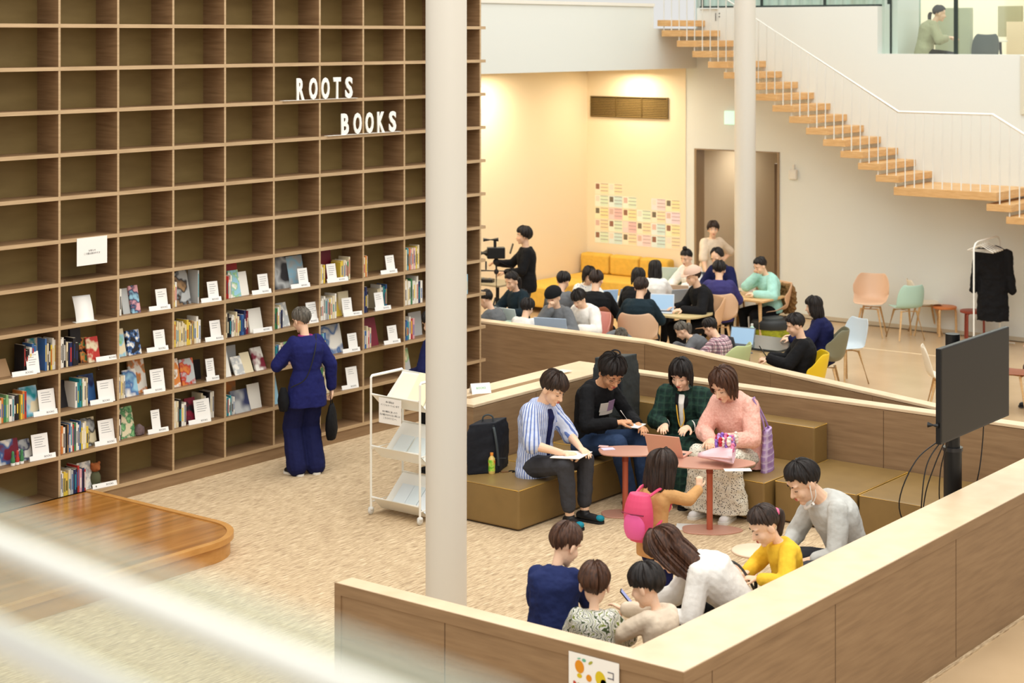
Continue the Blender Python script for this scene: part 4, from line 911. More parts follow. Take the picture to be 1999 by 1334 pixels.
def pick_shape(a, b, n=40, k=.28):
    return [(a*math.cos(t)*(1+k*.35*math.cos(3*t)), b*math.sin(t)*(1+k*.25*math.cos(2*t+.6))) for t in [2*math.pi*i/n for i in range(n)]]
def cafe_table(x, y, rz, a, b, z, label, m=None, md=None, leg=(0, 0)):
    t = empty('cafe_table', (x, y, 0), rz, label, 'table', 'terracotta side tables'); m = m or M_terra
    fin('table_top', prism(bmesh.new(), [(p[0]-leg[0], p[1]-leg[1]) for p in pick_shape(a, b)], z-.014, z), m, t, bev=.004)
    fin('base_plate', prism(bmesh.new(), [(p[0]*.72, p[1]*.72) for p in pick_shape(a, b)], 0, .012), m, t, bev=.004)
    bm = bmesh.new(); lathe(bm, [(.028, .012), (.028, z-.10)], 20); fin('column', bm, mat('terracotta_leg', (182, 92, 66), .4), t, True); bm = bmesh.new(); lathe(bm, [(.031, z-.10), (.031, z-.014)], 20); fin('collar', bm, M_terrad, t, True)
    return t
cafe_table(-9.40, 13.88, .75, .34, .22, .60, 'terracotta metal side table in front of the man in black', leg=(-.06, 0))
cafe_table(-8.49, 13.90, .62, .38, .24, .62, 'terracotta metal side table carrying the flower bouquet')
def round_table(x, y, r, z, label, m, group=None):
    t = empty('round_side_table', (x, y, 0), .4, label, 'table', group); bm = bmesh.new(); lathe(bm, [(r-.008, z-.022), (r, z-.016), (r, z-.006), (r-.008, z)], 40); fin('table_top', bm, m, t, True, bev=0)
    bm = bmesh.new(); lathe(bm, [(.014, .012), (.014, z-.022)], 12); fin('column', bm, M_blackm, t, True); bm = bmesh.new(); lathe(bm, [(.15, 0), (.15, .012)], 30); fin('base_plate', bm, M_blackm, t, True); return t
M_tt = mat('pale_laminate', (232, 206, 176), .4)
round_table(-6.98, 12.11, .19, .50, 'small round pale table in front of the girl in yellow', M_tt)
round_table(-6.93, 11.63, .21, .45, 'lower small round table beside the woman in white', mat('salmon_laminate', (226, 178, 146), .4))

def laptop(loc, rz, label, m, w_=.32, d_=.22, ang=105, screen=None, name='laptop', group=None):
    t = empty(name, loc, rz, label, 'laptop', group)     # screen hinge at +Y, keyboard towards -Y (user side)
    bs = box('keyboard_base', -w_/2, w_/2, -d_, 0, 0, .014, m, t, bev=.003); box('keys', -w_/2+.02, w_/2-.02, -d_*.55, -.02, .014, .0155, mat('laptop_keys', (50, 50, 54), .5), bs)
    Mx = Matrix.Translation((0, 0, .014)) @ Matrix.Rotation(-math.radians(ang-90), 4, 'X')
    ld = box('lid', -w_/2, w_/2, 0, .008, 0, d_, m, t, bev=.003, M=Mx); box('screen', -w_/2+.012, w_/2-.012, -.0015, -.0003, .014, d_-.012, screen or mat('laptop_screen', (150, 180, 205), .25, emit=.35), ld, M=Mx); return t
lp = GD(1304, 15.95, .622)
laptop((-8.92, 13.84, .621), face_rz(-26), 'salmon pink laptop used by the woman in green plaid', mat('laptop_salmon', (222, 164, 142), .4), .34, .23, 118)
# bouquet
q = G(1392, 905, .62); t = empty('flower_bouquet', (q.x, q.y, .621), .45, 'wrapped bouquet of pink and red flowers on the side table', 'bouquet')
b = bmesh.new(); n = 26; rows = []
for i in range(7):
    f = i/6; r_ = .03+.13*f; rows.append([b.verts.new((-.10+.24*f, r_*math.cos(2*math.pi*j/n)*(1+.12*math.sin(j*2.6)*f), .05+.03*f+max(-.045-.03*f, .42*r_*math.sin(2*math.pi*j/n))*(1+.1*math.sin(j*3.1)*f))) for j in range(n)])
for i in range(6):
    for j in range(n): b.faces.new((rows[i][j], rows[i][(j+1) % n], rows[i+1][(j+1) % n], rows[i+1][j]))
o = fin('wrapping', b, mat('tissue_pink', (240, 200, 206), .6), t, True); o.modifiers.new('s', 'SOLIDIFY').thickness = .003
Rq = random.Random(3)
for k, (mm, c) in enumerate([('flower_lilac', (196, 150, 214)), ('flower_red', (196, 40, 60)), ('flower_pink', (236, 130, 170)), ('flower_cream', (246, 232, 214)), ('flower_violet', (150, 110, 200))]):
    for z in range(6 if k != 1 else 3):
        b = bmesh.new(); cx, cy, cz = .01+Rq.random()*.14, (Rq.random()-.5)*.20, .125+Rq.random()*.05
        for j in range(9):
            a = j*2.4; r_ = .008+.0022*j; ell(b, (cx+r_*.3, cy+r_*math.cos(a), cz+r_*math.sin(a)), .012, .011, .011, n=8, m=5)
        fin('flower', b, mat(mm, c, .6), t, True)
t.scale = (1.35, 1.35, 1.35)
# tote bag of the woman in pink
sb = PP['W'](PP['p0']+Vector((-.27, -.05, .02)))
t = empty('tote_bag', (sb.x, sb.y, sb.z-.14), PP['rz']+.2, 'lilac checked tote bag hanging at the side of the woman in pink', 'bag')
b = bmesh.new(); rings(b, [(Vector((0, 0, .40*q)), Vector((.055*(1-.35*q), 0, 0)), Vector((0, .15*(1-.28*q*q), 0))) for q in [i/8 for i in range(9)]], 20); remesh(fin('bag_body', b, plaid_mat('tote_check', (190, 162, 200), (158, 124, 176), (210, 190, 214), 16, .45), t), .008, 2, .02, FOLD)
S_ = PP['SH'][-1]-(PP['p0']+Vector((-.27, -.05, .02)))+Vector((0, 0, .14)); b = bmesh.new()
for dy in (-.03, .05): tube(b, curve_pts([(.0, dy*2, .39), (S_.x*.5-.02, S_.y*.5+dy, (.39+S_.z)/2), (S_.x+.02, S_.y+dy*.6, S_.z+.085)], 12), .010, 6)
fin('handle', b, mat('tote_handle', (170, 140, 190), .8), t, True)
# black backpack, bottle, notebook, key holder on the first block
def big_pack(loc, rz, label, w_, h_, d_, m, m2, straps=True):
    t = empty('backpack', loc, rz, label, 'backpack'); b = bmesh.new()
    rings(b, [(Vector((0, 0, h_*q)), Vector((w_*(.93+.07*math.sin(q*math.pi))*(1 if q < .9 else .93), 0, 0)), Vector((0, d_*(1-.35*q), 0))) for q in (0, .06, .3, .6, .85, .94, 1)], 4)
    for v in b.verts: pass
    bmesh.ops.rotate(b, verts=b.verts, cent=(0, 0, 0), matrix=Matrix.Rotation(math.pi/4, 3, 'Z'))
    o = remesh(fin('bag_body', b, m, t), .008, 6, .008, FOLD); sc = 1.0
    b = bmesh.new(); tube(b, curve_pts([(-.05, -.02, h_-.015), (-.045, -.02, h_+.04), (0, -.02, h_+.06), (.045, -.02, h_+.04), (.05, -.02, h_-.015)], 14), .008, 8); fin('grab_handle', b, m2, t, True)
    if straps:
        for sd in (1, -1):
            b = bmesh.new(); tube(b, curve_pts([(sd*.05, -d_*.50, h_*.93), (sd*.07, -d_*.74, h_*.75), (sd*.09, -d_*.80, h_*.45), (sd*.10, -d_*.74, h_*.15)], 14), .013, 8); fin('shoulder_strap', b, m2, t, True)
    b = bmesh.new(); tube(b, [(-w_*.6, -d_*.78, h_*.30), (w_*.6, -d_*.78, h_*.30)], .004, 6); fin('zip', b, M_black, t); return t
M_pk = fabric('backpack_black', (30, 32, 38), rough=.6, bump=.1); M_pk2 = fabric('backpack_slate', (66, 72, 74), rough=.6, bump=.1)
big_pack((-10.52, 13.22, ZS), math.radians(38), 'black backpack with grey straps leaning on the bench beside the boy', .29, .47, .15, M_pk, M_pk2)
q = G(1186, 836, ZS); big_pack((-10.34, 15.10, ZS), math.radians(20), 'tall dark grey backpack standing behind the man in black', .29, .84, .18, fabric('backpack_grey', (52, 56, 56), rough=.55, bump=.1), M_pk)
q = G(960, 925, ZS); t = empty('tea_bottle', (q.x, q.y, ZS), .3, 'small green tea bottle with orange cap on the bench', 'bottle')
b = bmesh.new(); lathe(b, [(.028, 0), (.032, .01), (.032, .03), (.030, .06), (.033, .12), (.030, .145), (.014, .168), (.013, .175)], 24); fin('bottle_body', b, mat('tea_liquid', (226, 196, 110), .15, coat=.5), t, True)
b = bmesh.new(); lathe(b, [(.0335, .028), (.0315, .06), (.0345, .12), (.0325, .132)], 24); fin('bottle_label', b, ramp_mat('bottle_label', [(120, 190, 50), (200, 226, 90), (226, 90, 40)], 22, pos=[.4, .52, .62]), t, True)
b = bmesh.new(); lathe(b, [(.0155, .172), (.0155, .196)], 20); fin('bottle_cap', b, mat('cap_orange', (240, 150, 60), .4), t, True)
q = G(1035, 917, ZS); t = empty('notebook', (q.x, q.y, ZS), .35, 'dark green notebook lying on the bench beside the boy', 'notebook'); box('cover', -.10, .10, -.07, .07, 0, .003, mat('notebook_green', (44, 86, 56), .6), t); box('page_block', -.097, .097, -.067, .067, .003, .014, M_paper, t); box('cover', -.10, .10, -.07, .07, .014, .017, mat('notebook_green', (44, 86, 56), .6), t)
q = G(988, 922, ZS); t = empty('key_holder', (q.x, q.y, ZS), .9, 'small brown tag with a black cord on the bench', 'key holder'); box('tag', -.05, .02, -.018, .018, 0, .008, mat('tag_brown', (120, 84, 44), .6), t); b = bmesh.new(); tube(b, curve_pts([(.02, 0, .006), (.06, .02, .006), (.09, -.02, .006), (.05, -.035, .006)], 12), .005, 6); fin('cord', b, M_black, t, True)
# loose cards and folded papers
def card(px, py, z, w_, d_, rz, label, tilt=0, name='paper_sheet', cat='paper', m=None, group=None):
    q = G(px, py, z); t = empty(name, (q.x, q.y, z), rz, label, cat, group); box('sheet', -w_/2, w_/2, -d_/2, d_/2, 0, .003, m or M_paper, t, M=Matrix.Rotation(tilt, 4, 'X')); return t
q = G(935, 768, .95); t = empty('tent_card', (q.x, q.y+.02, .95), 1.0, 'white folded tent card standing on the wall cap beside the slot', 'card')
Mx = Matrix.Translation((0, -.05, 0)) @ Matrix.Rotation(math.radians(-28), 4, 'X'); box('front_sheet', -.10, .10, 0, .002, 0, .11, M_paper, t, M=Mx); Mx = Matrix.Translation((0, .055, 0)) @ Matrix.Rotation(math.radians(28), 4, 'X'); box('back_sheet', -.10, .10, -.002, 0, 0, .11, M_paper, t, M=Mx)
tx = text_mesh('BOOKS', .03, mat('ink_green', (120, 190, 150), .7), 'printed_lettering', t, ext=.0003); tx.matrix_basis = Matrix.Translation((0, -.052, 0)) @ Matrix.Rotation(math.radians(-28), 4, 'X') @ Matrix.Translation((0, -.0008, .06)) @ Matrix.Rotation(math.pi/2, 4, 'X')
card(1090, 727, .951, .30, .14, 1.5, 'pale printed leaflet on the corner of the low wall cap', m=mat('leaflet', (214, 226, 210), .7))
card(1187, 877, .601, .12, .09, .9, 'small card with blue print on the left side table', m=mat('card_print', (212, 204, 226), .7), name='printed_card', cat='card')
card(1178, 872, .601, .09, .06, .4, 'small pink patterned card at the pointed end of the left side table', m=mat('card_pink', (232, 186, 180), .7), name='printed_card', cat='card')
card(1352, 1030, .001, .30, .21, .5, 'printed leaflet lying on the carpet beside the table base', m=mat('leaflet2', (226, 226, 220), .7))
card(1440, 918, .621, .24, .10, .7, 'folded white paper sheet behind the bouquet on the table', .0)

# television on its stand
t = empty('television', (-5.99, 13.54, 0), 0, 'large flat television on a black floor stand, seen from its screen side', 'television')
scr = box('screen_frame', .215, .258, -.80, .53, 1.374, 2.106, M_black, t, bev=.006)
box('screen', .258, .2595, -.785, .515, 1.392, 2.092, mat('tv_screen', (38, 34, 28), .45, spec=.3), scr)
b = bmesh.new(); lathe(b, [(.058, .02), (.058, 2.09)], 28); lathe(b, [(.072, .02), (.072, 1.17)], 28); fin('pole', b, M_black, t, True)
b = bmesh.new(); lathe(b, [(.080, 1.15), (.080, 1.18)], 28); fin('clamp_ring', b, mat('ring_grey', (60, 60, 62), .3, metal=.6), t, True)
bm = bmesh.new(); bx(bm, .05, .215, -.06, .06, 1.70, 1.80); bx(bm, .05, .215, -.25, .25, 1.60, 1.64); bx(bm, .05, .215, -.25, .25, 1.86, 1.90); bx(bm, -.03, .05, -.03, .03, 1.60, 1.90); fin('bracket', bm, M_black, t)
bm = bmesh.new(); bx(bm, -.30, .20, -.30, .30, 0, .02); fin('stand_base', bm, M_black, t, bev=.005)
b = bmesh.new(); tube(b, [(.16, -.82, 1.52), (.24, -.80, 1.52)], .022, 10); fin('side_speaker', b, M_black, t, True)
for ci, ctrl in enumerate(([(.20, -.66, 1.39), (.1, -.9, 1.25), (.02, -1.02, .95), (.06, -.96, .65), (.0, -.75, .03)], [(.20, -.62, 1.39), (.12, -.74, 1.2), (.10, -.80, .9), (.08, -.78, .5), (.0, -.55, .03)], [(.20, -.56, 1.39), (.12, -.62, 1.15), (.06, -.66, .9), (.06, -.72, .5), (0, -.5, .03)],
                           [(.20, -.50, 1.39), (.1, -.45, 1.1), (.08, -.42, .8), (.1, -.30, .5), (0, -.2, .03)], [(.18, .20, 1.45), (.16, .22, 1.2), (.14, .16, .9), (.05, .06, .5), (0, .02, .03)])):
    b = bmesh.new(); tube(b, curve_pts(ctrl, 26), .005, 6); fin('cable', b, M_black, t, True)

# trolley with sloping racks
TXW = .605
t = empty('display_trolley', (-11.285, 12.42, 0), 0, 'white metal trolley with three sloping paper racks beside the big column', 'trolley')
for x in (0, TXW):
    b = bmesh.new(); tube(b, [(x, 0, .07), (x, 0, 1.285), (x, .01, 1.30), (x, .44, 1.30), (x, .45, 1.285), (x, .45, .07)], .014, 4)
    for v in b.verts: pass
    fin('side_frame', b, M_metalw, t)
    for z in (.12, .62): b = bmesh.new(); tube(b, [(x, 0, z), (x, .45, z)], .008, 6); fin('side_bar', b, M_metalw, t)
    for y in (0, .45):
        b = bmesh.new(); ell(b, (x, y, .038), .02, .038, .038); ell(b, (x, y, .055), .028, .03, .022); fin('caster', b, mat('caster_white', (214, 212, 204), .5), t, True)
for i, z in enumerate((1.13, .645, .165)):
    b = bmesh.new(); A, B, Cc = Vector((0, .0, z)), Vector((0, .13, z-.12)), Vector((0, .44, z+.16)); X = Vector((TXW-.03, 0, 0)); o_ = Vector((.015, 0, 0)); e = Vector((0, 0, -.006))
    v = [b.verts.new(p) for p in (A+o_, A+o_+X, B+o_+X, B+o_, Cc+o_+X, Cc+o_, A+o_+e, A+o_+X+e, B+o_+X+e, B+o_+e, Cc+o_+X+e, Cc+o_+e)]
    for f in ((0, 1, 2, 3), (3, 2, 4, 5), (6, 9, 8, 7), (9, 11, 10, 8), (0, 6, 7, 1), (5, 4, 10, 11)): b.faces.new([v[k] for k in f])
    tube(b, [(.012, 0, z), (TXW-.012, 0, z)], .011, 6); tube(b, [(.012, .44, z+.16), (TXW-.012, .44, z+.16)], .008, 6)
    fin('sloping_rack', b, M_metalw, t)
sl_ang = math.atan2(.28, .31)
for i, (z, items) in enumerate(((1.13, [(.20, .19, .34, (250, 240, 212)), (.40, .21, .37, (246, 232, 196))]), (.645, [(.19, .16, .25, (228, 234, 232)), (.40, .2, .25, (222, 230, 228))]), (.165, [(.19, .15, .27, (226, 234, 236)), (.33, .14, .27, (220, 230, 232)), (.48, .14, .27, (228, 234, 236))]))):
    for (x, ww, ln, c) in items:
        q = empty('leaflet_stack', (-11.285+x, 12.42+.135, z-.112), 0, 'stack of pale leaflets %s on the %s rack of the white trolley' % (('leftmost', 'second from left', 'rightmost')[items.index((x, ww, ln, c))], ('top', 'middle', 'bottom')[i]), 'leaflets', 'leaflets on the trolley')
        box('sheets', -ww/2, ww/2, 0, ln, .002, .016, mat('leaflet_%d%d%d' % c, c, .7), q, M=Matrix.Rotation(math.radians(50 if i == 0 else 42.5), 4, 'X'))
q = empty('hanging_notice', (-11.285+.12, 12.40, 0), 0, 'white notice with black Japanese text hung on the front of the trolley', 'notice')
box('sheet', 0, .275, -.003, 0, .885, 1.12, M_paper, q)
def para(q, lines, x, z0, dz, size, y=-.0036, m=None, **k):
    for i, s_ in enumerate(lines):
        o = text_mesh(s_, size, m or M_black, 'printed_lettering', q, ext=.0002, **k); o.location = (x, y, z0-dz*i); o.rotation_euler = (math.pi/2, 0, 0)
para(q, ['本の貸出は', 'インフォメーションまで', '', '本の場所に迷ったり', '元の棚が分からない時には', 'こちらのワゴンへ'], .137, 1.085, .030, .021)

# poster on the near partition
pa, pb = onY(1113, 1262, YF0), onY(1211, 1284, YF0)
t = empty('poster', (pa.x, YF0-.012, .30), 0, 'white poster with painted fruit and vegetables hung on the near partition', 'poster'); pw = pb.x-pa.x; ph = .95-.045-.30
box('sheet', 0, pw, -.002, 0, 0, ph, M_paper, t)
def blob(x, z, rx, rz_, rot, m):
    b = bmesh.new(); n = 20; vs = [b.verts.new((x+rx*math.cos(a)*math.cos(rot)-rz_*math.sin(a)*math.sin(rot), -.0035, z+rx*math.cos(a)*math.sin(rot)+rz_*math.sin(a)*math.cos(rot))) for a in [2*math.pi*i/n for i in range(n)]]; b.faces.new(vs); fin('painted_fruit', b, m, t).modifiers.new('s', 'SOLIDIFY').thickness = .0006
PM_ = {k: mat('paint_'+k, c, .7) for k, c in dict(orange=(222, 144, 24), yellow=(216, 190, 30), green=(120, 160, 30), teal=(110, 180, 150), olive=(170, 170, 70), red=(190, 70, 50)).items()}
for (x, z, rx, rz_, rot, c) in ((.22, .80, .09, .14, .3, 'orange'), (.22, .66, .05, .05, 0, 'yellow'), (.31, .915, .04, .035, 0, 'teal'), (.21, .925, .035, .015, .2, 'teal'), (.44, .90, .05, .03, .6, 'olive'), (.41, .66, .055, .075, .3, 'orange'), (.64, .69, .10, .17, .35, 'yellow'), (.70, .64, .06, .08, .2, 'green'), (.14, .50, .035, .10, .5, 'red'), (.40, .46, .09, .05, .1, 'green'), (.62, .50, .05, .02, .2, 'teal'), (.2, .52, .03, .04, 0, 'olive')):
    blob(x*pw, ph*(1-(1-z)*.62), rx*pw, rz_*ph*.45, rot, PM_[c])
for i, ch in enumerate('コモの'):
    o = text_mesh(ch, .062, mat('poster_ink', (70, 66, 84), .7), 'poster_lettering', t, ext=.0004, sx=1.0); o.location = (pw*.84, -.004, ph-.085-.075*i); o.rotation_euler = (math.pi/2, 0, 0)

# ------------------------------------------------------------------ things on the bookcase
BC = dict(w=(238, 234, 222), c=(226, 212, 176), k=(34, 30, 32), n=(36, 44, 86), b=(62, 104, 160), h=(150, 196, 216), t=(40, 140, 150), g=(64, 128, 80), l=(140, 190, 130), y=(226, 196, 70), o=(214, 130, 60), r=(184, 52, 44), m=(122, 30, 48), p=(222, 164, 170), s=(184, 186, 184), e=(166, 130, 88))
BN = dict(w='white', c='cream', k='black', n='navy', b='blue', h='pale blue', t='teal', g='green', l='light green', y='yellow', o='orange', r='red', m='maroon', p='pink', s='grey', e='brown')
BM = {k: mat('book_'+BN[k].replace(' ', '_'), c, .5) for k, c in BC.items()}
M_page = mat('book_pages', (228, 216, 190), .8)
RN = {7: 'top book row', 8: 'second book row', 9: 'third book row', 10: 'fourth book row', 11: 'lowest book row'}
CN = {-1: 'far left column', 0: 'second column', 1: 'third column', 2: 'fourth column', 3: 'fifth column', 4: 'sixth column', 5: 'seventh column', 6: 'eighth column', 7: 'ninth column', 8: 'last column'}
ON = ['first', 'second', 'third', 'fourth', 'fifth', 'sixth', 'seventh', 'eighth', 'ninth', 'tenth', 'eleventh', 'twelfth', 'thirteenth', 'fourteenth', 'fifteenth']
Rb = random.Random(11)
def art(c, c2, c3=None, sc=9):
    nm = 'cover_%s_%s_%s' % (c, c2, c3 or '')
    return ramp_mat(nm, [BC[c], BC[c2]]+([BC[c3]] if c3 else []), sc, kind='noise', detail=2, pos=([.42, .54] if not c3 else [.40, .50, .58]), rough=.4)
def cell_org(c, k): return Vector((XS, YD0+PIT*c, zk(k)+.018))
def spine(c, k, y, col, i, w_, h_, d_, x=-.045, lean=0):
    o = cell_org(c, k); t = empty('book', (o.x+x, o.y+y, o.z), 0, '%s book, %s from left in the %s of the %s' % (BN[col], ON[min(i, 14)], CN[c], RN[k]), 'book', 'books standing on the bookcase')
    Mx = Matrix.Rotation(lean, 4, 'X'); b = bmesh.new(); bx(b, -d_, 0, 0, w_, 0, h_, Mx); fin('cover', b, BM[col], t, bev=.0015)
    b = bmesh.new(); bx(b, -d_+.004, -.003, .003, w_-.003, h_+.0002, h_+.0012, Mx); fin('page_block', b, M_page, t)
    l = R.choice('wckrnbyt'); b = bmesh.new(); z0 = h_*R.uniform(.15, .3); z1 = h_*R.uniform(.6, .9)
    bx(b, .0002, .001, w_*.28, w_*.72, z0, z1, Mx); fin('spine_title', b, BM[l if l != col else 'k'], t)
    return t
def cover(c, k, fy, w_, h_, m, desc, x=-.07, th=.018, back=.22, yaw=0.0, name='book'):
    o = cell_org(c, k); t = empty(name, (o.x+x, o.y+PIT*fy, o.z), yaw, desc+' in the %s of the %s' % (CN[c], RN[k]), 'book' if name == 'book' else 'card')
    Mx = Matrix.Rotation(-back, 4, 'Y'); b = bmesh.new(); bx(b, -th, -.002, .002, w_-.002, .002, h_-.002, Mx); fin('page_block', b, M_page, t)
    b = bmesh.new(); bx(b, -.0022, 0, 0, w_, 0, h_, Mx); bx(b, -th-.0012, -th, 0, w_, 0, h_, Mx); bx(b, -th, -.0022, -.001, .0, 0, h_, Mx); fin('cover', b, m, t); return t
def stand(c, k, fy, cw=.13, ch=.17, fo=.1, sw=.25, side=0, yaw=-.12):
    """white text card on a slanted name strip"""
    o = cell_org(c, k); t = empty('display_card', (o.x-.035, o.y+PIT*fy, o.z), yaw, 'white text card on a name strip, %s of the %s' % (CN[c], RN[k]), 'card', 'text cards on the bookcase')
    st_ = box('name_strip', -.004, 0, 0, sw, 0, .046, M_paper, t, M=Matrix.Rotation(-.25, 4, 'Y')); box('strip_foot', -.035, -.001, 0, sw, 0, .002, M_paper, t)
    o2 = text_mesh('BOOKS', .024, M_ink, 'strip_lettering', st_, ext=.0002); o2.matrix_basis = Matrix.Rotation(-.25, 4, 'Y') @ Matrix.Translation((.0006, sw*.70, .023)) @ Matrix(((0, 0, 1, 0), (1, 0, 0, 0), (0, 1, 0, 0), (0, 0, 0, 1)))
    Mx = Matrix.Translation((-.012, 0, .004)) @ Matrix.Rotation(-.20, 4, 'Y'); cd = box('text_card', -.003, 0, fo, fo+cw, 0, ch+.03, M_paper, t, M=Mx)
    b = bmesh.new(); n = 5 if R.random() < .6 else 3
    for i in range(n):
        z = ch+.01-.022*i-.01; x0 = fo+cw*.18; x1 = fo+cw*R.uniform(.6, .85); bx(b, .0002, .0006, x0, x1, z-.003, z+.002, Mx)
    fin('card_text', b, mat('pale_ink', (150, 150, 150), .8), cd); return t
def row(c, k, y0, s_, h0=.20, d0=.15, w0=.021, lean=0, x=-.05, start=0):
    y = .016+y0*PIT
    for i, ch in enumerate(s_):
        if ch == ' ': y += .03; continue
        w_ = w0*R.uniform(.72, 1.3); h_ = h0*R.uniform(.86, 1.14); spine(c, k, y, ch, i+start, w_, h_, d0*R.uniform(.9, 1.1), x+R.uniform(-.008, .004), lean if (lean and i == len(s_)-1) else 0); y += w_+.0012
D_ = lambda *a: a
# top row ---------------------------------------------------
row(1, 7, .0, 'wsw', .23, lean=0); cover(1, 7, .20, .085, .25, BM['s'], 'grey booklet leaning', -.09, .008); cover(1, 7, .33, .11, .27, art('h', 'n', 'p'), 'blue illustrated book'); stand(1, 7, .60)
row(2, 7, .02, 'cyw', .25); cover(2, 7, .18, .20, .345, art('e', 'k', 's', 7), 'large brown photo book', -.10); row(2, 7, .50, 's', .33, start=3); stand(2, 7, .58)
row(3, 7, .02, 'wrrww', .22); cover(3, 7, .22, .14, .28, art('w', 'l', 'h', 12), 'white book with plant drawing'); cover(3, 7, .40, .14, .25, BM['w'], 'plain white book', -.085); cover(3, 7, .34, .16, .345, BM['r'], 'tall red book behind the white ones', -.22, .02, .1); stand(3, 7, .60)
cover(4, 7, .00, .10, .30, BM['w'], 'white booklet at the left end', -.12, .01, .1); cover(4, 7, .09, .30, .34, art('k', 's', 'k', 3), 'large dark picture book', -.12); cover(4, 7, .52, .26, .33, art('s', 'h', 's', 4), 'large grey blue picture book', -.14); stand(4, 7, .42, fo=.12, sw=.26)
row(5, 7, .01, 'tccwy', .20); cover(5, 7, .20, .28, .33, BM['m'], 'large dark maroon book behind others', -.22, .02, .08); row(5, 7, .52, 'yyccwgc', .22, start=5); stand(5, 7, .22, fo=.02, sw=.30)
row(6, 7, .02, 'wcow', .25, w0=.024); stand(6, 7, .48, fo=.1)
row(7, 7, .02, 'yycthopcpwycc', .25)
row(8, 7, .55, 'whcwg', .24)
# paper stand and hanging sheet
o = cell_org(0, 7); t = empty('curled_notice', (XS-.03, o.y+.23, o.z), -.15, 'curled white notice sheet on a small foot in an empty upper cell', 'notice')
b = bmesh.new(); pv = None
for i in range(13):
    f = i/12; z = .24*f; x = -.02-.03*f-.05*f*f; cur = [b.verts.new((x, 0, z)), b.verts.new((x, .19, z+.0))]
    if pv: b.faces.new((pv[0], pv[1], cur[1], cur[0]))
    pv = cur
o_ = fin('sheet', b, M_paper, t, True); o_.modifiers.new('s', 'SOLIDIFY').thickness = .002; box('foot', -.06, .01, -.02, .21, 0, .005, M_metalw, t)
b = bmesh.new()
for i in range(8): bx(b, -.048-.002*i, -.046-.002*i+.004, .02, .02+.10+.05*((i*7) % 3)/2, .2-.02*i, .203-.02*i)
pa = onX(150, 462, XS+.004); pb = onX(209, 505, XS+.004); t = empty('hanging_notice', (XS+.003, pa.y, zk(5)-.25), 0, 'white notice sheet taped to a shelf edge on the upper left', 'notice')
box('sheet', 0, .002, 0, pb.y-pa.y, 0, .262, M_paper, t)
for i, s_ in enumerate(('お知らせ', 'この棚は展示中です')):
    o2 = text_mesh(s_, .022, M_ink, 'printed_lettering', t, ext=.0002); o2.matrix_basis = Matrix.Translation((.0026, (pb.y-pa.y)/2, .135-.028*i)) @ Matrix(((0, 0, 1, 0), (1, 0, 0, 0), (0, 1, 0, 0), (0, 0, 0, 1)))
# second row -------------------------------------------------
cover(-1, 8, .06, .20, .17, BM['e'], 'brown box leaning', -.12, .05, .5, name='book'); stand(-1, 8, .28, fo=.16); row(-1, 8, .46, 'kkkwbb', .24); cover(-1, 8, .66, .16, .30, art('t', 'c', 'p', 8), 'wide blue picture book standing', -.16, .03, .05); row(-1, 8, .80, 'bckyww', .27, w0=.02, start=6)
row(0, 8, .02, 'rwwkc', .27, w0=.019); row(0, 8, .20, 'nkk', .24, w0=.032, start=5); cover(0, 8, .34, .12, .33, BM['k'], 'tall black book', -.13, .03, .06); cover(0, 8, .48, .10, .24, art('k', 'o', 'g', 12), 'small dark and orange book', -.10); cover(0, 8, .56, .14, .24, art('c', 'r', None, 9), 'white book with red star', -.06); stand(0, 8, .66, .01, .01, .02, .26)
cover(1, 8, .00, .16, .27, art('l', 'h', 'c', 8), 'pale green landscape book'); cover(1, 8, .26, .16, .24, art('w', 'b', 'k', 14), 'thick blue lettered book', -.06, .05); stand(1, 8, .56)
row(2, 8, .02, 'oycccccccyycee', .23, w0=.019); cover(2, 8, .42, .13, .26, art('e', 'k', None, 9), 'brown leaning book behind the spines', -.16, .02, .5); row(2, 8, .44, 'cww', .25, w0=.03, start=12); stand(2, 8, .66, fo=.08)
row(3, 8, .02, 'cckkwwcccnbbnmm', .23, w0=.022); cover(3, 8, .62, .19, .25, BM['w'], 'plain cream book', -.08, .03); stand(3, 8, .62, .01, .01)
row(4, 8, .02, 'lggwcn', .22, w0=.024); cover(4, 8, .26, .15, .26, art('w', 's', None, 14), 'white illustrated book', -.09, .02, .3); stand(4, 8, .64, .16, .19)
row(5, 8, .02, 'wwwwssywcw', .25, w0=.026); cover(5, 8, .52, .12, .22, BM['y'], 'small yellow book leaning back', -.12, .02, .4); cover(5, 8, .66, .16, .26, BM['c'], 'cream book with red print standing behind', -.14, .02, .1); stand(5, 8, .60, fo=.0, yaw=-.2)
row(6, 8, .02, 'kbnk', .26, w0=.026); stand(6, 8, .34, fo=.02, sw=.24); row(6, 8, .50, 'ccwwttb', .24, w0=.024, x=-.12, start=4)
row(7, 8, .02, 'wwcwwgwwwwnw', .28, w0=.028); row(8, 8, .6, 'wcwh', .25)
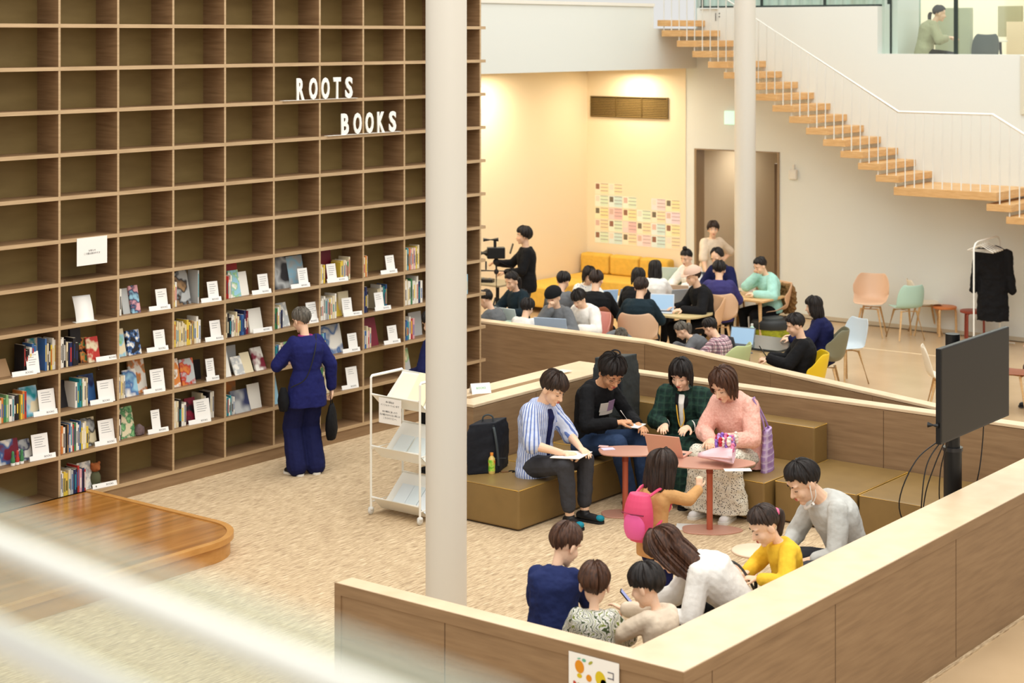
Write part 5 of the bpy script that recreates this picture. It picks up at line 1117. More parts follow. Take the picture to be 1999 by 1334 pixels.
# third row --------------------------------------------------
row(-1, 9, .02, 'wcoglwskk', .22, w0=.028); row(-1, 9, .40, 'yor', .24, start=9); cover(-1, 9, .50, .19, .28, art('t', 'h', 'c', 6), 'teal seascape book', -.08, .02, .25); stand(-1, 9, .62, .17, .20, .07)
cover(0, 9, .02, .22, .26, BM['k'], 'wide black book lying open', -.16, .03, .3); row(0, 9, .30, 'wttgwwc', .26, w0=.02); cover(0, 9, .50, .18, .28, art('n', 'b', None, 6), 'deep blue book', -.12, .02, .2); stand(0, 9, .56, .18, .18)
row(1, 9, .01, 'wcwccw', .22, w0=.018); cover(1, 9, .22, .16, .26, art('w', 'b', 'h', 5), 'white and blue book', -.07); cover(1, 9, .40, .20, .35, art('e', 'o', 'w', 9), 'tall brown book with light dots', -.13); stand(1, 9, .50, .16, .19)
cover(2, 9, .02, .15, .28, art('e', 'w', 'o', 10), 'brown and white picture book'); cover(2, 9, .26, .18, .26, art('o', 'r', 's', 9), 'thick orange book', -.07, .05); cover(2, 9, .50, .20, .20, BM['k'], 'black wire book holder', -.2, .02, .1); stand(2, 9, .68, .10, .19, .02, .16)
cover(3, 9, .02, .12, .30, BM['w'], 'tall white folder at the left', -.05, .02, .3); cover(3, 9, .22, .20, .28, BM['s'], 'grey book behind the cards', -.2, .02, .1); cover(3, 9, .26, .14, .20, art('w', 's', None, 18), 'white booklet leaning at the front', -.04, .01, .45); cover(3, 9, .46, .13, .22, BM['c'], 'cream booklet leaning at the front', -.05, .01, .4); cover(3, 9, .70, .15, .25, art('w', 'm', None, 6), 'white booklet with maroon spot leaning', -.05, .02, .4)
row(4, 9, .02, 'bhtbwc', .22, w0=.024); cover(4, 9, .28, .16, .24, art('w', 'p', 'l', 9), 'pale floral book')
row(5, 9, .02, 'hbthb', .27, w0=.024); cover(5, 9, .22, .34, .32, art('s', 'b', 'w', 4), 'large abstract blue picture book', -.11); stand(5, 9, .58)
row(6, 9, .02, 'pwbcpc', .22, w0=.022); cover(6, 9, .24, .20, .32, BM['m'], 'maroon book', -.10); cover(6, 9, .52, .12, .16, BM['e'], 'small dark brown booklet behind', -.22); stand(6, 9, .56, .14, .17, .08)
row(7, 9, .02, 'wbbtwrp', .24, w0=.026); cover(7, 9, .40, .22, .28, BM['s'], 'grey sheet leaning', -.16, .01, .1); row(8, 9, .6, 'wsh', .22)
# fourth row -------------------------------------------------
cover(-1, 10, .12, .26, .22, art('w', 'b', 'm', 6), 'white and red picture book', -.12, .02); cover(-1, 10, .46, .16, .20, art('s', 'n', 'w', 8), 'blue and grey book leaning', -.10, .02, .4); stand(-1, 10, .56, .17, .20, .04, .27)
for i, (fy, mm) in enumerate(((.30, 'g'), (.37, 'r'), (.44, 'g'))):
    o = cell_org(-1, 10); t = empty('tiny_doll', (o.x-.05, o.y+PIT*fy, o.z), 0, 'tiny %s doll with white base, %s of three by the picture book' % (BN[mm], ON[i]), 'figurine', 'tiny dolls on the bookcase')
    b = bmesh.new(); lathe(b, [(.02, 0), (.02, .022)], 14); fin('base', b, M_paper, t, True); b = bmesh.new(); lathe(b, [(.018, .022), (.022, .05), (.012, .08), (.014, .10), (.012, .12), (.004, .13)], 14); fin('figure', b, BM[mm], t, True)
row(0, 10, .02, 'rowkebwrgwwbywcy', .24, w0=.021); cover(0, 10, .52, .16, .27, art('s', 'k', 'c', 7), 'photo covered book', -.10); stand(0, 10, .64, .17, .20, .06, .25)
row(1, 10, .02, 'wwk', .24, w0=.02); cover(1, 10, .12, .21, .30, art('l', 'g', 'c', 12), 'green book with tree picture', -.09, .03, .25); stand(1, 10, .58, .10, .19, .06, .24)
o = cell_org(1, 10); t = empty('mineral_stone', (o.x-.08, o.y+.33, o.z), 0, 'small dark red and grey stone beside the green tree book', 'stone'); b = bmesh.new(); bmesh.ops.create_icosphere(b, subdivisions=2, radius=.05)
for v in b.verts: v.co = Vector((v.co.x*.8, v.co.y*1.1, max(-.04, v.co.z*1.4)))*(1+.25*noise.noise(v.co*30)); v.co.z += .045
fin('rock', b, mat('stone_dark', (110, 90, 90), .7, noise_s=20, noise_amt=.3), t)
row(2, 10, .02, 'rwcckww', .25, w0=.026); row(2, 10, .66, 'ccw kww', .25, x=-.12, start=7); cover(2, 10, .36, .14, .26, art('k', 'm', None, 9), 'dark red photo book', -.07); stand(2, 10, .34, .19, .20, .09, .27)
row(3, 10, .02, 'gwtwtsw', .20, w0=.022); cover(3, 10, .16, .26, .33, art('o', 'e', None, 5), 'large orange brown book at the back', -.22, .02, .08); cover(3, 10, .28, .23, .24, art('s', 'n', None, 3), 'framed grey blue print', -.06, .02, .35); cover(3, 10, .64, .17, .26, BM['w'], 'white printed sheet leaning', -.1, .01, .2)
cover(4, 10, .0, .16, .30, BM['h'], 'pale blue book', -.08); row(4, 10, .74, 'wcw', .2)
row(5, 10, .04, 'cgcccccw', .26, w0=.026); cover(5, 10, .40, .16, .30, BM['w'], 'white book leaning behind', -.18, .02, .2); stand(5, 10, .56, .16, .2, .09, .24)
cover(7, 10, .02, .20, .30, art('c', 'l', 's', 6), 'pale green and cream book', -.08)
# lowest row -------------------------------------------------
row(0, 11, .02, 'twwyycssnkrpnr', .23, w0=.022); cover(0, 11, .45, .16, .26, art('s', 'w', None, 20), 'grey text sheet', -.09, .01); stand(0, 11, .60, .01, .01, .02, .27)
o = cell_org(0, 11); t = empty('plush_doll', (o.x-.10, o.y+.50, o.z), 0, 'brown plush doll in a dark jacket sitting in the lowest cell', 'toy')
b = bmesh.new(); ell(b, (0, 0, .08), .05, .055, .08); ell(b, (.03, -.04, .02), .04, .02, .02); ell(b, (.03, .04, .02), .04, .02, .02); remesh(fin('jacket', b, mat('plush_green', (84, 86, 60), .9), t), .006, 2)
b = bmesh.new(); ell(b, (0, 0, .19), .045, .05, .045); ell(b, (.04, 0, .18), .02, .022, .018)
for sd in (1, -1): ell(b, (0, sd*.042, .225), .015, .018, .018)
remesh(fin('head', b, mat('plush_brown', (150, 84, 40), .95), t), .006, 2)

# ------------------------------------------------------------------ study area behind the partitions
def shell_chair(x, y, rz, m, label, group=None, arms=True, cat='chair', z0=0.0, legm=None, sc=None):
    sc = sc or (1.14 if arms else 1.04)
    t = empty('shell_chair', (x, y, z0), rz, label, cat, group); bm = bmesh.new(); nu, rows = 14, []
    prof = [(.225, .425, .19, 0), (.20, .442, .215, 0), (.08, .440, .235, 0), (-.06, .435, .245, .03), (-.15, .445, .25, .10), (-.195, .49, .255, .19), (-.215, .56, .26, .20), (-.235, .66, .25, .17), (-.25, .74, .22, .12), (-.255, .785, .17, .07)]
    if not arms: prof = [(a, b, c*.88, d*.38) for a, b, c, d in prof]
    for (py, pz, hw, cu) in prof:
        row = []
        for i in range(nu+1):
            u = -1+2*i/nu; au = abs(u)
            zz = pz+(.10*au**3 if (arms and .43 < pz < .6 and py < 0) else .015*au*au)
            row.append(bm.verts.new((hw*u*(1-.06*au*au)*sc, (py+cu*au**2.4)*sc, zz*sc)))
        rows.append(row)
    for a, b in zip(rows, rows[1:]):
        for i in range(nu): bm.faces.new((a[i], a[i+1], b[i+1], b[i]))
    o = fin('seat_shell', bm, m, t, True); s1 = o.modifiers.new('s', 'SOLIDIFY'); s1.thickness = .012; o.modifiers.new('ss', 'SUBSURF').levels = 1
    for sx in (1, -1):
        for (ya, yb) in ((.13, .22), (-.10, -.20)):
            b = bmesh.new(); tube(b, [(sx*.12, ya, .425), (sx*.205, yb, 0)], .014, 8, rr=[.017, .011]); fin('leg', b, legm or M_lwood, t, True)
    b = bmesh.new(); tube(b, [(-.12, .13, .415), (.12, .13, .415)], .012, 6); tube(b, [(-.12, -.10, .415), (.12, -.10, .415)], .012, 6); tube(b, [(0, .13, .415), (0, -.10, .415)], .012, 6); fin('seat_frame', b, legm or M_lwood, t)
    return t
C_beige = mat('shell_beige', (226, 190, 158), .45); C_mint = mat('shell_mint', (186, 222, 206), .45); C_pink = mat('shell_pink', (216, 150, 140), .45); C_peach = mat('shell_peach', (222, 178, 138), .45)
C_olive = mat('shell_olive', (126, 124, 100), .45); C_yel = mat('shell_yellow', (238, 200, 30), .4); C_lime = mat('shell_lime', (206, 220, 160), .45); C_bluegrey = mat('shell_blue_grey', (196, 208, 214), .45); C_brown = mat('shell_brown', (150, 88, 60), .45)
def chair_for(P, m, label, **k):
    q = P['W']((0, 0, 0)); return shell_chair(q.x-.02*math.sin(-P['rz']), q.y-.02*math.cos(P['rz']), P['rz'], m, label, **k)
def desk(cx, cy, rz, w_, d_, m, label, legm=None, r=.12, z=.72, name='table', group=None):
    t = empty(name, (cx, cy, 0), rz, label, 'table', group); fin('table_top', prism(bmesh.new(), rrect(-w_/2, w_/2, -d_/2, d_/2, r), z-.028, z), m, t, bev=.005)
    for sx in (1, -1):
        for sy in (1, -1): b = bmesh.new(); tube(b, [(sx*(w_/2-.10), sy*(d_/2-.10), z-.028), (sx*(w_/2-.06), sy*(d_/2-.06), 0)], .022, 10, rr=[.028, .018]); fin('leg', b, legm or M_lwood, t, True)
    return t
sS = dict(seat=.43)
def S_(h, **k): return sit(h/1.70, seat=.43, fy=k.get('fy', .38))
M_tw = mat('table_cream', (224, 206, 168), .4)
ty = dict(hands={'r': (.12, .38, .77), 'l': (-.12, .38, .77)}, hdir={'r': (-.2, 1, -.05), 'l': (.2, 1, -.05)}, elbows={'r': (.8, -.5, -.6), 'l': (-.8, -.5, -.6)}, curl=(30, 30), vox=.0085)
def seated(label, px, face, h, top, **k):
    d = dict(ty); d.update(S_(h)); d.update(dict(lean=6, bend=10, head=(0, 24, 0), bottom=B_(F_black), shoes=None)); d.update(k); return person(label, px, face, h, top=top, **d)
P = person('standing camera operator in black sweater and dark trousers', (1022, 441), -84, 1.72, lean=1, bend=3, head=(4, 4, 0), hair=('mid', M_hair), vox=.0085, eyes='open', hands={'r': (.12, .42, 1.19), 'l': (-.08, .30, 1.08)}, elbows={'r': (.6, -.4, -.9), 'l': (-.6, -.4, -.9)}, curl=(70, 40), top=T_(F_black, e=.028, hem=.12, se=.022, n='sweater'), bottom=B_(F_char), shoes=SH_blk); CAMOP = P
seated('person with long dark hair in dark teal top behind the pale laptop', (999, 530), -46, 1.66, T_(F_dgreen, e=.028), hair=('lowtail', M_hair), eyes='down', sex='f')
P = seated('person in grey jacket with hair clipped up at the left edge', (948, 566), -118, 1.58, T_(F_greyd, e=.030), hair=('bun', M_hair), sex='f', head=(0, 30, 0)); chair_for(P, C_mint, 'pale shell chair under the person in grey jacket beside the bookcase end')
seated('person in white shirt seen from behind with dark hair, beside the light blue laptop', (1030, 583), 150, 1.44, T_(F_white, e=.024, sleeve=.6), hair=('mid', M_hair))
P = seated('man in black beanie and grey hoodie resting his chin on his hand', (1080, 559), -28, 1.68, T_(F_greyd, e=.032, hood=1), hair=('crop', M_hair), eyes='down', hands={'r': (-.0, .26, 1.02), 'l': (-.14, .34, .77)}, curl=(80, 30), hdir={'r': (-.2, .1, 1)}, head=(-6, 22, 0))
b = bmesh.new(); H_ = P['H']; hs = P['hs']
rings(b, [(H_(0, -.012, .045+.098*q), P['MH'] @ Vector((.106*math.sqrt(max(.02, 1-q*q))*hs, 0, 0)), P['MH'] @ Vector((0, .124*math.sqrt(max(.02, 1-q*q))*hs, 0))) for q in (-.15, 0, .25, .5, .75, .9, .985)], 20); fin('beanie', b, F_black, P['root'], True)
seated('person in grey jacket with black hair seen from behind near the sofa end', (1100, 530), 150, 1.64, T_(F_greyd, e=.034), hair=('bowl', M_hair))
P = seated('person in white sweatshirt with black bowl cut looking down at the table', (1130, 565), -38, 1.62, T_(F_white, e=.034, se=.032, n='sweatshirt'), hair=('bowl', M_hair), eyes='down', lean=10, bend=14, head=(-4, 34, 0), width=1.08); chair_for(P, C_pink, 'pink shell chair under the person in the white sweatshirt')
P = seated('broad person in black sweater seen from behind at the middle table', (1164, 528), 168, 1.72, T_(F_black, e=.034, se=.03), hair=('short', M_hairk), width=1.14); chair_for(P, C_brown, 'brown shell chair under the broad person in black')
seated('person in pale floral shirt mostly hidden behind the broad person in black', (1150, 520), 20, 1.60, T_(F_flo, e=.028, sleeve=.6), hair=('bob', M_hair), sex='f', eyes='down')
seated('person in black leather jacket seen from behind left of the white haired hoodie', (1246, 523), 152, 1.62, T_(F_black, e=.032), hair=('bob', M_hair), sex='f') ['root']['label'] = 'person in black jacket with dark bob seen from behind before the sofa'
P = seated('person in black hoodie seen from behind in the large beige chair', (1252, 542), 166, 1.68, T_(F_dgreen, e=.034, se=.03, hood=1, n='hoodie'), hair=('short', M_hairk), head=(-12, 22, 0), width=1.06); chair_for(P, C_beige, 'large beige shell chair of the person in the black hoodie')
seated('person with long black hair in white top seen from behind', (1279, 508), 172, 1.60, T_(F_white, e=.030), hair=('long', M_hair), sex='f')
seated('person in white top with black hair tied in a high top knot', (1340, 486), -42, 1.66, T_(F_white, e=.030), hair=('topbun', M_hair), sex='f', eyes='down')
P = person('person standing in cream printed shirt with one hand on the hip', (1392, 431), 22, 1.60, lean=3, bend=4, roll=-3, head=(-22, 10, 0), hair=('mid', M_hairk), vox=.0085, eyes='open', hands={'r': (.20, .26, .80), 'l': (-.20, .02, .95)}, elbows={'r': (.6, -.4, -.9), 'l': (-1, -.25, 0)}, top=T_(F_cream, e=.030, se=.03, sleeve=.5, hem=.13), bottom=B_(F_cream), shoes=SH_wht)
b = bmesh.new(); c_ = P['p2']; 
for (x, z, w_, h_) in ((-.05, -.10, .07, .07), (.04, -.12, .05, .08), (-.01, -.02, .05, .04)): bx(b, x-w_/2, x+w_/2, .150, .158, c_.z+z-h_/2, c_.z+z+h_/2)
fin('shirt_print', b, mat('print_olive', (150, 140, 80), .8), P['root'])
seated('balding man in navy shirt bent over the back table', (1400, 484), -38, 1.80, T_(F_navyd, e=.028), hair=('bald', M_hair), eyes='down', head=(0, 30, 0))
P = seated('person in purple hoodie seen from behind beside the slim far column', (1404, 509), 172, 1.68, T_(F_purple, e=.038, se=.034, hood=1, n='hoodie'), hair=('short', M_hair), width=1.08); chair_for(P, C_beige, 'beige shell chair of the person in the purple hoodie')
P = seated('man in pale pink cap and black jacket with a round white badge', (1352, 519), -70, 1.74, T_(F_black, e=.034, se=.028, n='jacket'), hair=('short', M_hairk), eyes='down', lean=10, bend=12, head=(6, 16, 0)); H_ = P['H']; hs = P['hs']
b = bmesh.new(); rings(b, [(H_(0, -.012, .050+.095*q), P['MH'] @ Vector((.106*math.sqrt(max(.02, 1-q*q))*hs, 0, 0)), P['MH'] @ Vector((0, .123*math.sqrt(max(.02, 1-q*q))*hs, 0))) for q in (-.05, .2, .5, .75, .9, .985)], 20)
bz = [H_(.080*math.cos(a), .07+.085*math.sin(a), .052-.012*math.sin(a)) for a in [math.pi*i/10 for i in range(11)]]; vs = [b.verts.new(v) for v in bz]; vs2 = [b.verts.new(v+P['MH'] @ Vector((0, 0, .008))) for v in bz]; b.faces.new(vs[::-1]); b.faces.new(vs2)
for i in range(10): b.faces.new((vs[i], vs[i+1], vs2[i+1], vs2[i]))
fin('cap', b, mat('cap_pink_beige', (220, 186, 164), .8), P['root'], True)
b = bmesh.new(); c_ = P['p2']; ell(b, (-.09, .17, c_.z-.02), .025, .006, .025); fin('badge', b, M_white, P['root'], True)
shell_chair(P['loc'].x, P['loc'].y, P['rz'], C_peach, 'peach shell chair under the man in the pale pink cap')
P = seated('person in mint shirt with dark hair tied back reading at the small wooden table', (1484, 502), -62, 1.66, T_(F_mint, e=.036, se=.034), hair=('bun', M_hair), sex='f', eyes='down', hands={'r': (.04, .22, 1.02), 'l': (-.12, .36, .77)}, curl=(60, 30), hdir={'r': (-.2, .1, 1)}, lean=10, head=(-4, 28, 0)); chair_for(P, C_peach, 'peach shell chair with a brown coat over its back')
q = P['W']((0, -.25, 0)); t = empty('draped_coat', (q.x, q.y, .42), P['rz'], 'crumpled brown coat hanging over the peach chair back', 'coat'); b = bmesh.new(); rings(b, [(Vector((0, -.02, z)), Vector((w_, 0, 0)), Vector((0, .07, 0))) for z, w_ in ((.02, .12), (.1, .20), (.25, .22), (.38, .20), (.44, .12))], 18); remesh(fin('coat_body', b, mat('coat_brown', (120, 88, 48), .9), t), .01, 1, .05, FOLD2)
P = seated('person with shoulder length dark hair in navy top facing left near the wall', (1588, 577), -104, 1.62, T_(F_navyd, e=.030), hair=('long', M_hair), sex='f', head=(0, 12, 0)); chair_for(P, C_olive, 'olive grey shell chair under the person with shoulder length hair')
P = seated('man in black sweater leaning back and looking at his phone', (1552, 611), -96, 1.72, T_(F_black, e=.032, se=.03), hair=('crop', M_hair), lean=-4, bend=12, head=(8, 22, 0), hands={'r': (.06, .34, .82), 'l': (-.06, .36, .82)}, curl=(70, 70), bottom=B_(F_char)); chair_for(P, C_yel, 'yellow shell chair under the man looking at his phone')
q = P['W']((0, .44, .90)); t = empty('smartphone', q, P['rz'], 'dark smartphone held by the man in the black sweater', 'phone'); box('phone_body', -.036, .036, -.004, .004, -.07, .07, M_black, t, M=Matrix.Rotation(-.6, 4, 'X'))
P = seated('boy in pink and black checked shirt at the black table', (1386, 622), -122, 1.46, T_(F_check, e=.030), hair=('crop', M_hair), head=(0, 34, 0), lean=12); chair_for(P, C_lime, 'lime green shell chair under the boy in the checked shirt')
P = seated('person in grey shirt with long greying ponytail behind the angled partition', (1331, 629), -100, 1.40, T_(F_greyd, e=.026), hair=('pony', M_hairg), sex='f', lean=26, bend=14, head=(0, 40, 0))
P = seated('person with short grey hair whose head just shows above the partition', (1212, 641), 12, 1.42, T_(F_greyd, e=.026), hair=('crop', M_hairg), lean=42, bend=24, head=(0, 55, 0))
person('person with dark low ponytail in olive sweater working at a desk upstairs', (1834, 9), 84, 1.66, z0=3.69, **dict(ty, **S_(1.66)), lean=16, bend=16, head=(0, 14, 0), hair=('lowtail', M_hair), sex='f', top=T_(fabric('cloth_sage', (176, 172, 140)), e=.036, se=.032, sleeve=.8), bottom=B_(F_black))
P = person('person at the right edge with one black shoe and white sock showing', (2062, 585), -70, 1.62, **S_(1.62), lean=4, vox=.0085, hair=('long', M_hair), sex='f', top=T_(F_dgreen), bottom=B_(mat('trouser_brown', (72, 52, 44), .8), len=.8), shoes=SH_blk, hands=ty['hands'], elbows=ty['elbows'])
chair_for(P, C_peach, 'peach shell chair under the person at the right edge')

# tables and laptops
def at(px, py, z=.72): return G(px, py, z)
RB = 0.0
q = at(1300, 607); desk(q.x, q.y, RB, 1.25, .72, mat('table_olive_wood', (206, 186, 136), .4), 'light wooden study table before the man in the pink cap', r=.22)
q = at(1058, 662); desk(q.x, q.y+.35, RB, 1.7, .7, M_tw, 'pale study table in front of the beanie man, partly behind the partition')
q = at(1190, 584); desk(q.x, q.y, RB, 1.2, .7, M_tw, 'pale study table in the middle before the yellow sofa')
q = at(1365, 562); desk(q.x, q.y, RB, 1.4, .7, M_tw, 'pale study table at the back beside the slim far column')
q = at(1487, 668); desk(q.x, q.y, RB, .95, .85, mat('table_black_top', (56, 58, 56), .25), 'square black topped table with a water bottle', r=.05)
q = at(1462, 578); desk(q.x, q.y, RB, .85, .7, M_lwood, 'small wooden table in front of the person in mint', r=.04)
q = at(942, 548); desk(q.x, q.y, RB, 1.1, .6, mat('table_grey_beige', (150, 140, 116), .5), 'grey beige equipment table beside the camera tripod', M_black, r=.04)
L_sil = mat('laptop_silver', (206, 212, 218), .35, metal=.3); L_blue = mat('laptop_pale_blue', (190, 214, 240), .35); L_gr = mat('laptop_grey', (120, 124, 128), .35)
for (px, py, fc, m, lb, w_) in ((990, 641, -40, mat('laptop_mint', (226, 242, 243), .4), 'pale mint laptop with its lid towards the camera', .40), (1078, 664, -20, L_blue, 'light blue laptop in front of the man in the beanie', .42), (1186, 592, 15, L_blue, 'light blue laptop beside the broad person in black', .28), (1222, 594, 40, L_sil, 'open silver laptop on the middle study table', .34),
                                (1292, 608, 168, L_sil, 'laptop with bright screen used by the person in black hoodie', .33), (1330, 598, 20, L_sil, 'silver laptop before the man in the pink cap', .36), (1316, 556, -10, mat('laptop_pale_green', (196, 214, 206), .4), 'large pale green laptop near the top knot person', .40), (1382, 562, 0, L_gr, 'grey laptop behind the purple hoodie', .36),
                                (1447, 676, 150, L_gr, 'grey laptop on the black table by the slim column', .32), (1425, 690, -60, mat('laptop_slate', (100, 106, 112), .4), 'slate laptop in front of the boy in the checked shirt', .32), (1326, 584, -20, mat('laptop_peach', (220, 190, 160), .4), 'peach laptop behind the silver laptop', .3)):
    q = at(px, py); laptop((q.x, q.y, .721), face_rz(fc), lb, m, w_, w_*.68, 108)
q = at(1468, 668); t = empty('water_bottle', (q.x, q.y, .72), 0, 'clear green tinted water bottle on the black table', 'bottle'); b = bmesh.new(); lathe(b, [(.030, 0), (.032, .02), (.032, .13), (.028, .15), (.032, .17), (.014, .20)], 20); fin('bottle_body', b, mat('bottle_mint', (190, 228, 210), .15, coat=.6), t, True); b = bmesh.new(); lathe(b, [(.016, .20), (.016, .225)], 16); fin('bottle_cap', b, M_white, t, True)
q = at(1128, 646); t = empty('phone_on_table', (q.x, q.y, .72), .6, 'dark tablet lying by the white sweatshirt person', 'tablet'); box('tablet_body', -.11, .11, -.06, .06, 0, .01, M_black, t)
q = at(1110, 641); t = empty('spectacle_case', (q.x, q.y, .72), .3, 'small black case beside the dark tablet', 'case'); b = bmesh.new(); ell(b, (0, 0, .018), .07, .03, .018); fin('case_body', b, M_black, t, True)
q = at(1490, 571); t = empty('open_book', (q.x, q.y, .72), .5, 'open pale yellow book on the wooden table by the mint shirt', 'book'); box('page_block', -.15, .15, -.1, .1, 0, .012, mat('book_pale_yellow', (236, 228, 180), .7), t)
q = GD(1506, 25.6); t = empty('round_ottoman', (q.x, q.y, 0), 0, 'round black topped drum with shiny olive band behind the black table', 'ottoman')
b = bmesh.new(); lathe(b, [(.30, 0), (.33, .03), (.34, .24)], 40); fin('band', b, ramp_mat('drum_band', [(60, 66, 30), (166, 170, 40), (110, 120, 40)], 5, (1, 1, 4), .2), t, True); b = bmesh.new(); lathe(b, [(.35, .24), (.36, .26), (.36, .32), (.33, .345)], 40); fin('top_rim', b, mat('drum_black', (44, 46, 46), .5), t, True); b = bmesh.new(); lathe(b, [(.20, .345), (.20, .36), (.17, .365)], 32); fin('centre_lid', b, mat('drum_grey', (84, 88, 86), .5), t, True)
t.scale = (.84, .84, 1.25)

# yellow sofa
M_sofa = fabric('sofa_yellow', (222, 180, 80), rough=.75); sx0, sx1 = onY(1140, 500, 25.1).x, onY(1314, 500, 25.1).x
t = empty('sofa', (sx0, 25.2, 0), 0, 'long mustard yellow corner sofa against the beige rear wall', 'sofa'); W_ = sx1-sx0
box('seat_cushion', 0, W_, -.85, -.02, .08, .42, M_sofa, t, .04, True); box('seat_cushion', 0, .78, -2.1, -.87, .08, .42, M_sofa, t, .04, True)
for i in range(3): box('back_cushion', W_*i/3+.01, W_*(i+1)/3-.01, -.24, -.02, .42, .76, M_sofa, t, .05, True)
fb = bmesh.new()
for x, y in ((.1, -.1), (W_-.1, -.1), (.1, -2.0), (.65, -2.0), (W_-.1, -.75)): lathe(fb, [(.02, 0), (.02, .08)], 8, Matrix.Translation((x, y, 0)))
fin('feet', fb, M_blackm, t)

# camera on tripod
q = GD(969, 25.6); t = empty('video_camera_tripod', (q.x, q.y, 0), face_rz(-84), 'black tripod with a cross bar holding a phone beside the camera operator', 'tripod')
for k in range(3): a = k*2.094+.4; b = bmesh.new(); tube(b, [(.03*math.cos(a), .03*math.sin(a), .72), (.42*math.cos(a), .42*math.sin(a), .01)], .013, 8); fin('leg', b, M_blackm, t, True)
b = bmesh.new(); tube(b, [(0, 0, .55), (0, 0, 1.28)], .018, 10); fin('centre_post', b, M_blackm, t, True); b = bmesh.new(); tube(b, [(0, -.30, 1.10), (0, .24, 1.12)], .013, 8); ell(b, (0, 0, 1.10), .035, .035, .04); fin('cross_bar', b, M_blackm, t, True)
b = bmesh.new(); bx(b, -.02, .02, .14, .16, 1.13, 1.25, Matrix.Rotation(0, 4, 'X')); fin('phone_holder', b, M_blackm, t)
b = bmesh.new(); ell(b, (0, 0, 1.24), .045, .05, .05); tube(b, [(0, -.04, 1.24), (.03, -.30, 1.12)], .008, 6); fin('pan_head', b, M_blackm, t, True)
v = empty('video_camera', (q.x, q.y, 1.29), face_rz(-84), 'black video camera mounted on the tripod', 'camera')
box('camera_body', -.05, .05, -.09, .10, 0, .12, M_black, v, .01); b = bmesh.new(); tube(b, [(0, .10, .06), (0, .19, .06)], .042, 14); fin('lens', b, M_black, v, True); b = bmesh.new(); tube(b, [(0, .14, .20), (0, -.02, .20)], .022, 10); bx(b, -.01, .01, .0, .03, .12, .19); fin('microphone', b, M_black, v, True); box('flip_screen', -.03, .04, -.13, -.12, .09, .20, M_black, v, M=Matrix.Rotation(.3, 4, 'X'))
v.scale = (1.35, 1.35, 1.35)
q = at(950, 551); t = empty('audio_recorder', (q.x, q.y, .72), .4, 'black recorder box on the equipment table', 'recorder'); box('recorder_body', -.11, .11, -.07, .07, 0, .05, M_black, t, .008); b = bmesh.new(); lathe(b, [(.02, .05), (.018, .065)], 12, Matrix.Translation((-.05, 0, 0))); lathe(b, [(.02, .05), (.018, .065)], 12, Matrix.Translation((.05, 0, 0))); fin('dial', b, L_gr, t, True)

# posters on the beige wall
CC0 = {'p': (246, 196, 198), 'o': (250, 214, 150), 'y': (250, 220, 130), 'g': (204, 232, 190), 't': (186, 226, 220), 'r': (236, 160, 160), 'c': (250, 232, 206), 'l': (250, 200, 214)}
grid = ['oo....', 'gtg.py', 'yryg' 'ol', 'ogroty', 'gtopto']
CC = {k: tuple(int(v*.6+250*.4) for v in c) for k, c in CC0.items()}
cn = ['first', 'second', 'third', 'fourth', 'fifth', 'sixth']; rn = ['top', 'second', 'third', 'fourth', 'bottom']
x_l, x_r = onY(1162, 420, YR).x, onY(1329, 420, YR).x; cw = (x_r-x_l)/6; zt = onY(1162, 355, YR).z; chh = (onY(1162, 355, YR).z-onY(1162, 473, YR).z)/5
for r_ in range(5):
    for c_ in range(6):
        k = grid[r_][c_]
        if k == '.': continue
        t = empty('profile_card', (x_l+cw*c_+.005, YR-.016, zt-chh*(r_+1)), 0, '%s profile poster, %s column of the %s row on the beige wall' % ({'p': 'pink', 'o': 'pale orange', 'y': 'yellow', 'g': 'pale green', 't': 'pale teal', 'r': 'rose', 'c': 'cream', 'l': 'light pink'}[k], cn[c_], rn[r_]), 'poster', 'profile posters on the beige wall')
        w_, h_ = cw-.01, chh-.012; m1 = mat('poster_'+k, CC[k], .7); m2 = mat('poster_line_'+k, tuple(int(v*.62) for v in CC[k]), .7)
        box('sheet', 0, w_, 0, .003, 0, h_, mat('poster_base_'+k, tuple(int(v*.6+255*.4) for v in CC[k]), .7), t)
        b = bmesh.new(); bx(b, w_*.06, w_*.34, -.001, -.0002, h_*.45, h_*.92); fin('portrait', b, mat('portrait_%d' % ((r_*5+c_) % 4), [(150, 110, 92), (236, 226, 214), (120, 112, 96), (220, 190, 180)][(r_*5+c_) % 4], .7), t)
        b = bmesh.new()
        for i in range(3): bx(b, w_*.42, w_*.98, -.001, -.0002, h_*(.08+.3*i), h_*(.08+.3*i)+h_*.20)
        fin('text_block', b, m1, t); b = bmesh.new()
        for i in range(3): bx(b, w_*.42, w_*.98, -.0014, -.0003, h_*(.30+.3*i), h_*(.30+.3*i)+h_*.05)
        fin('text_rule', b, m2, t)

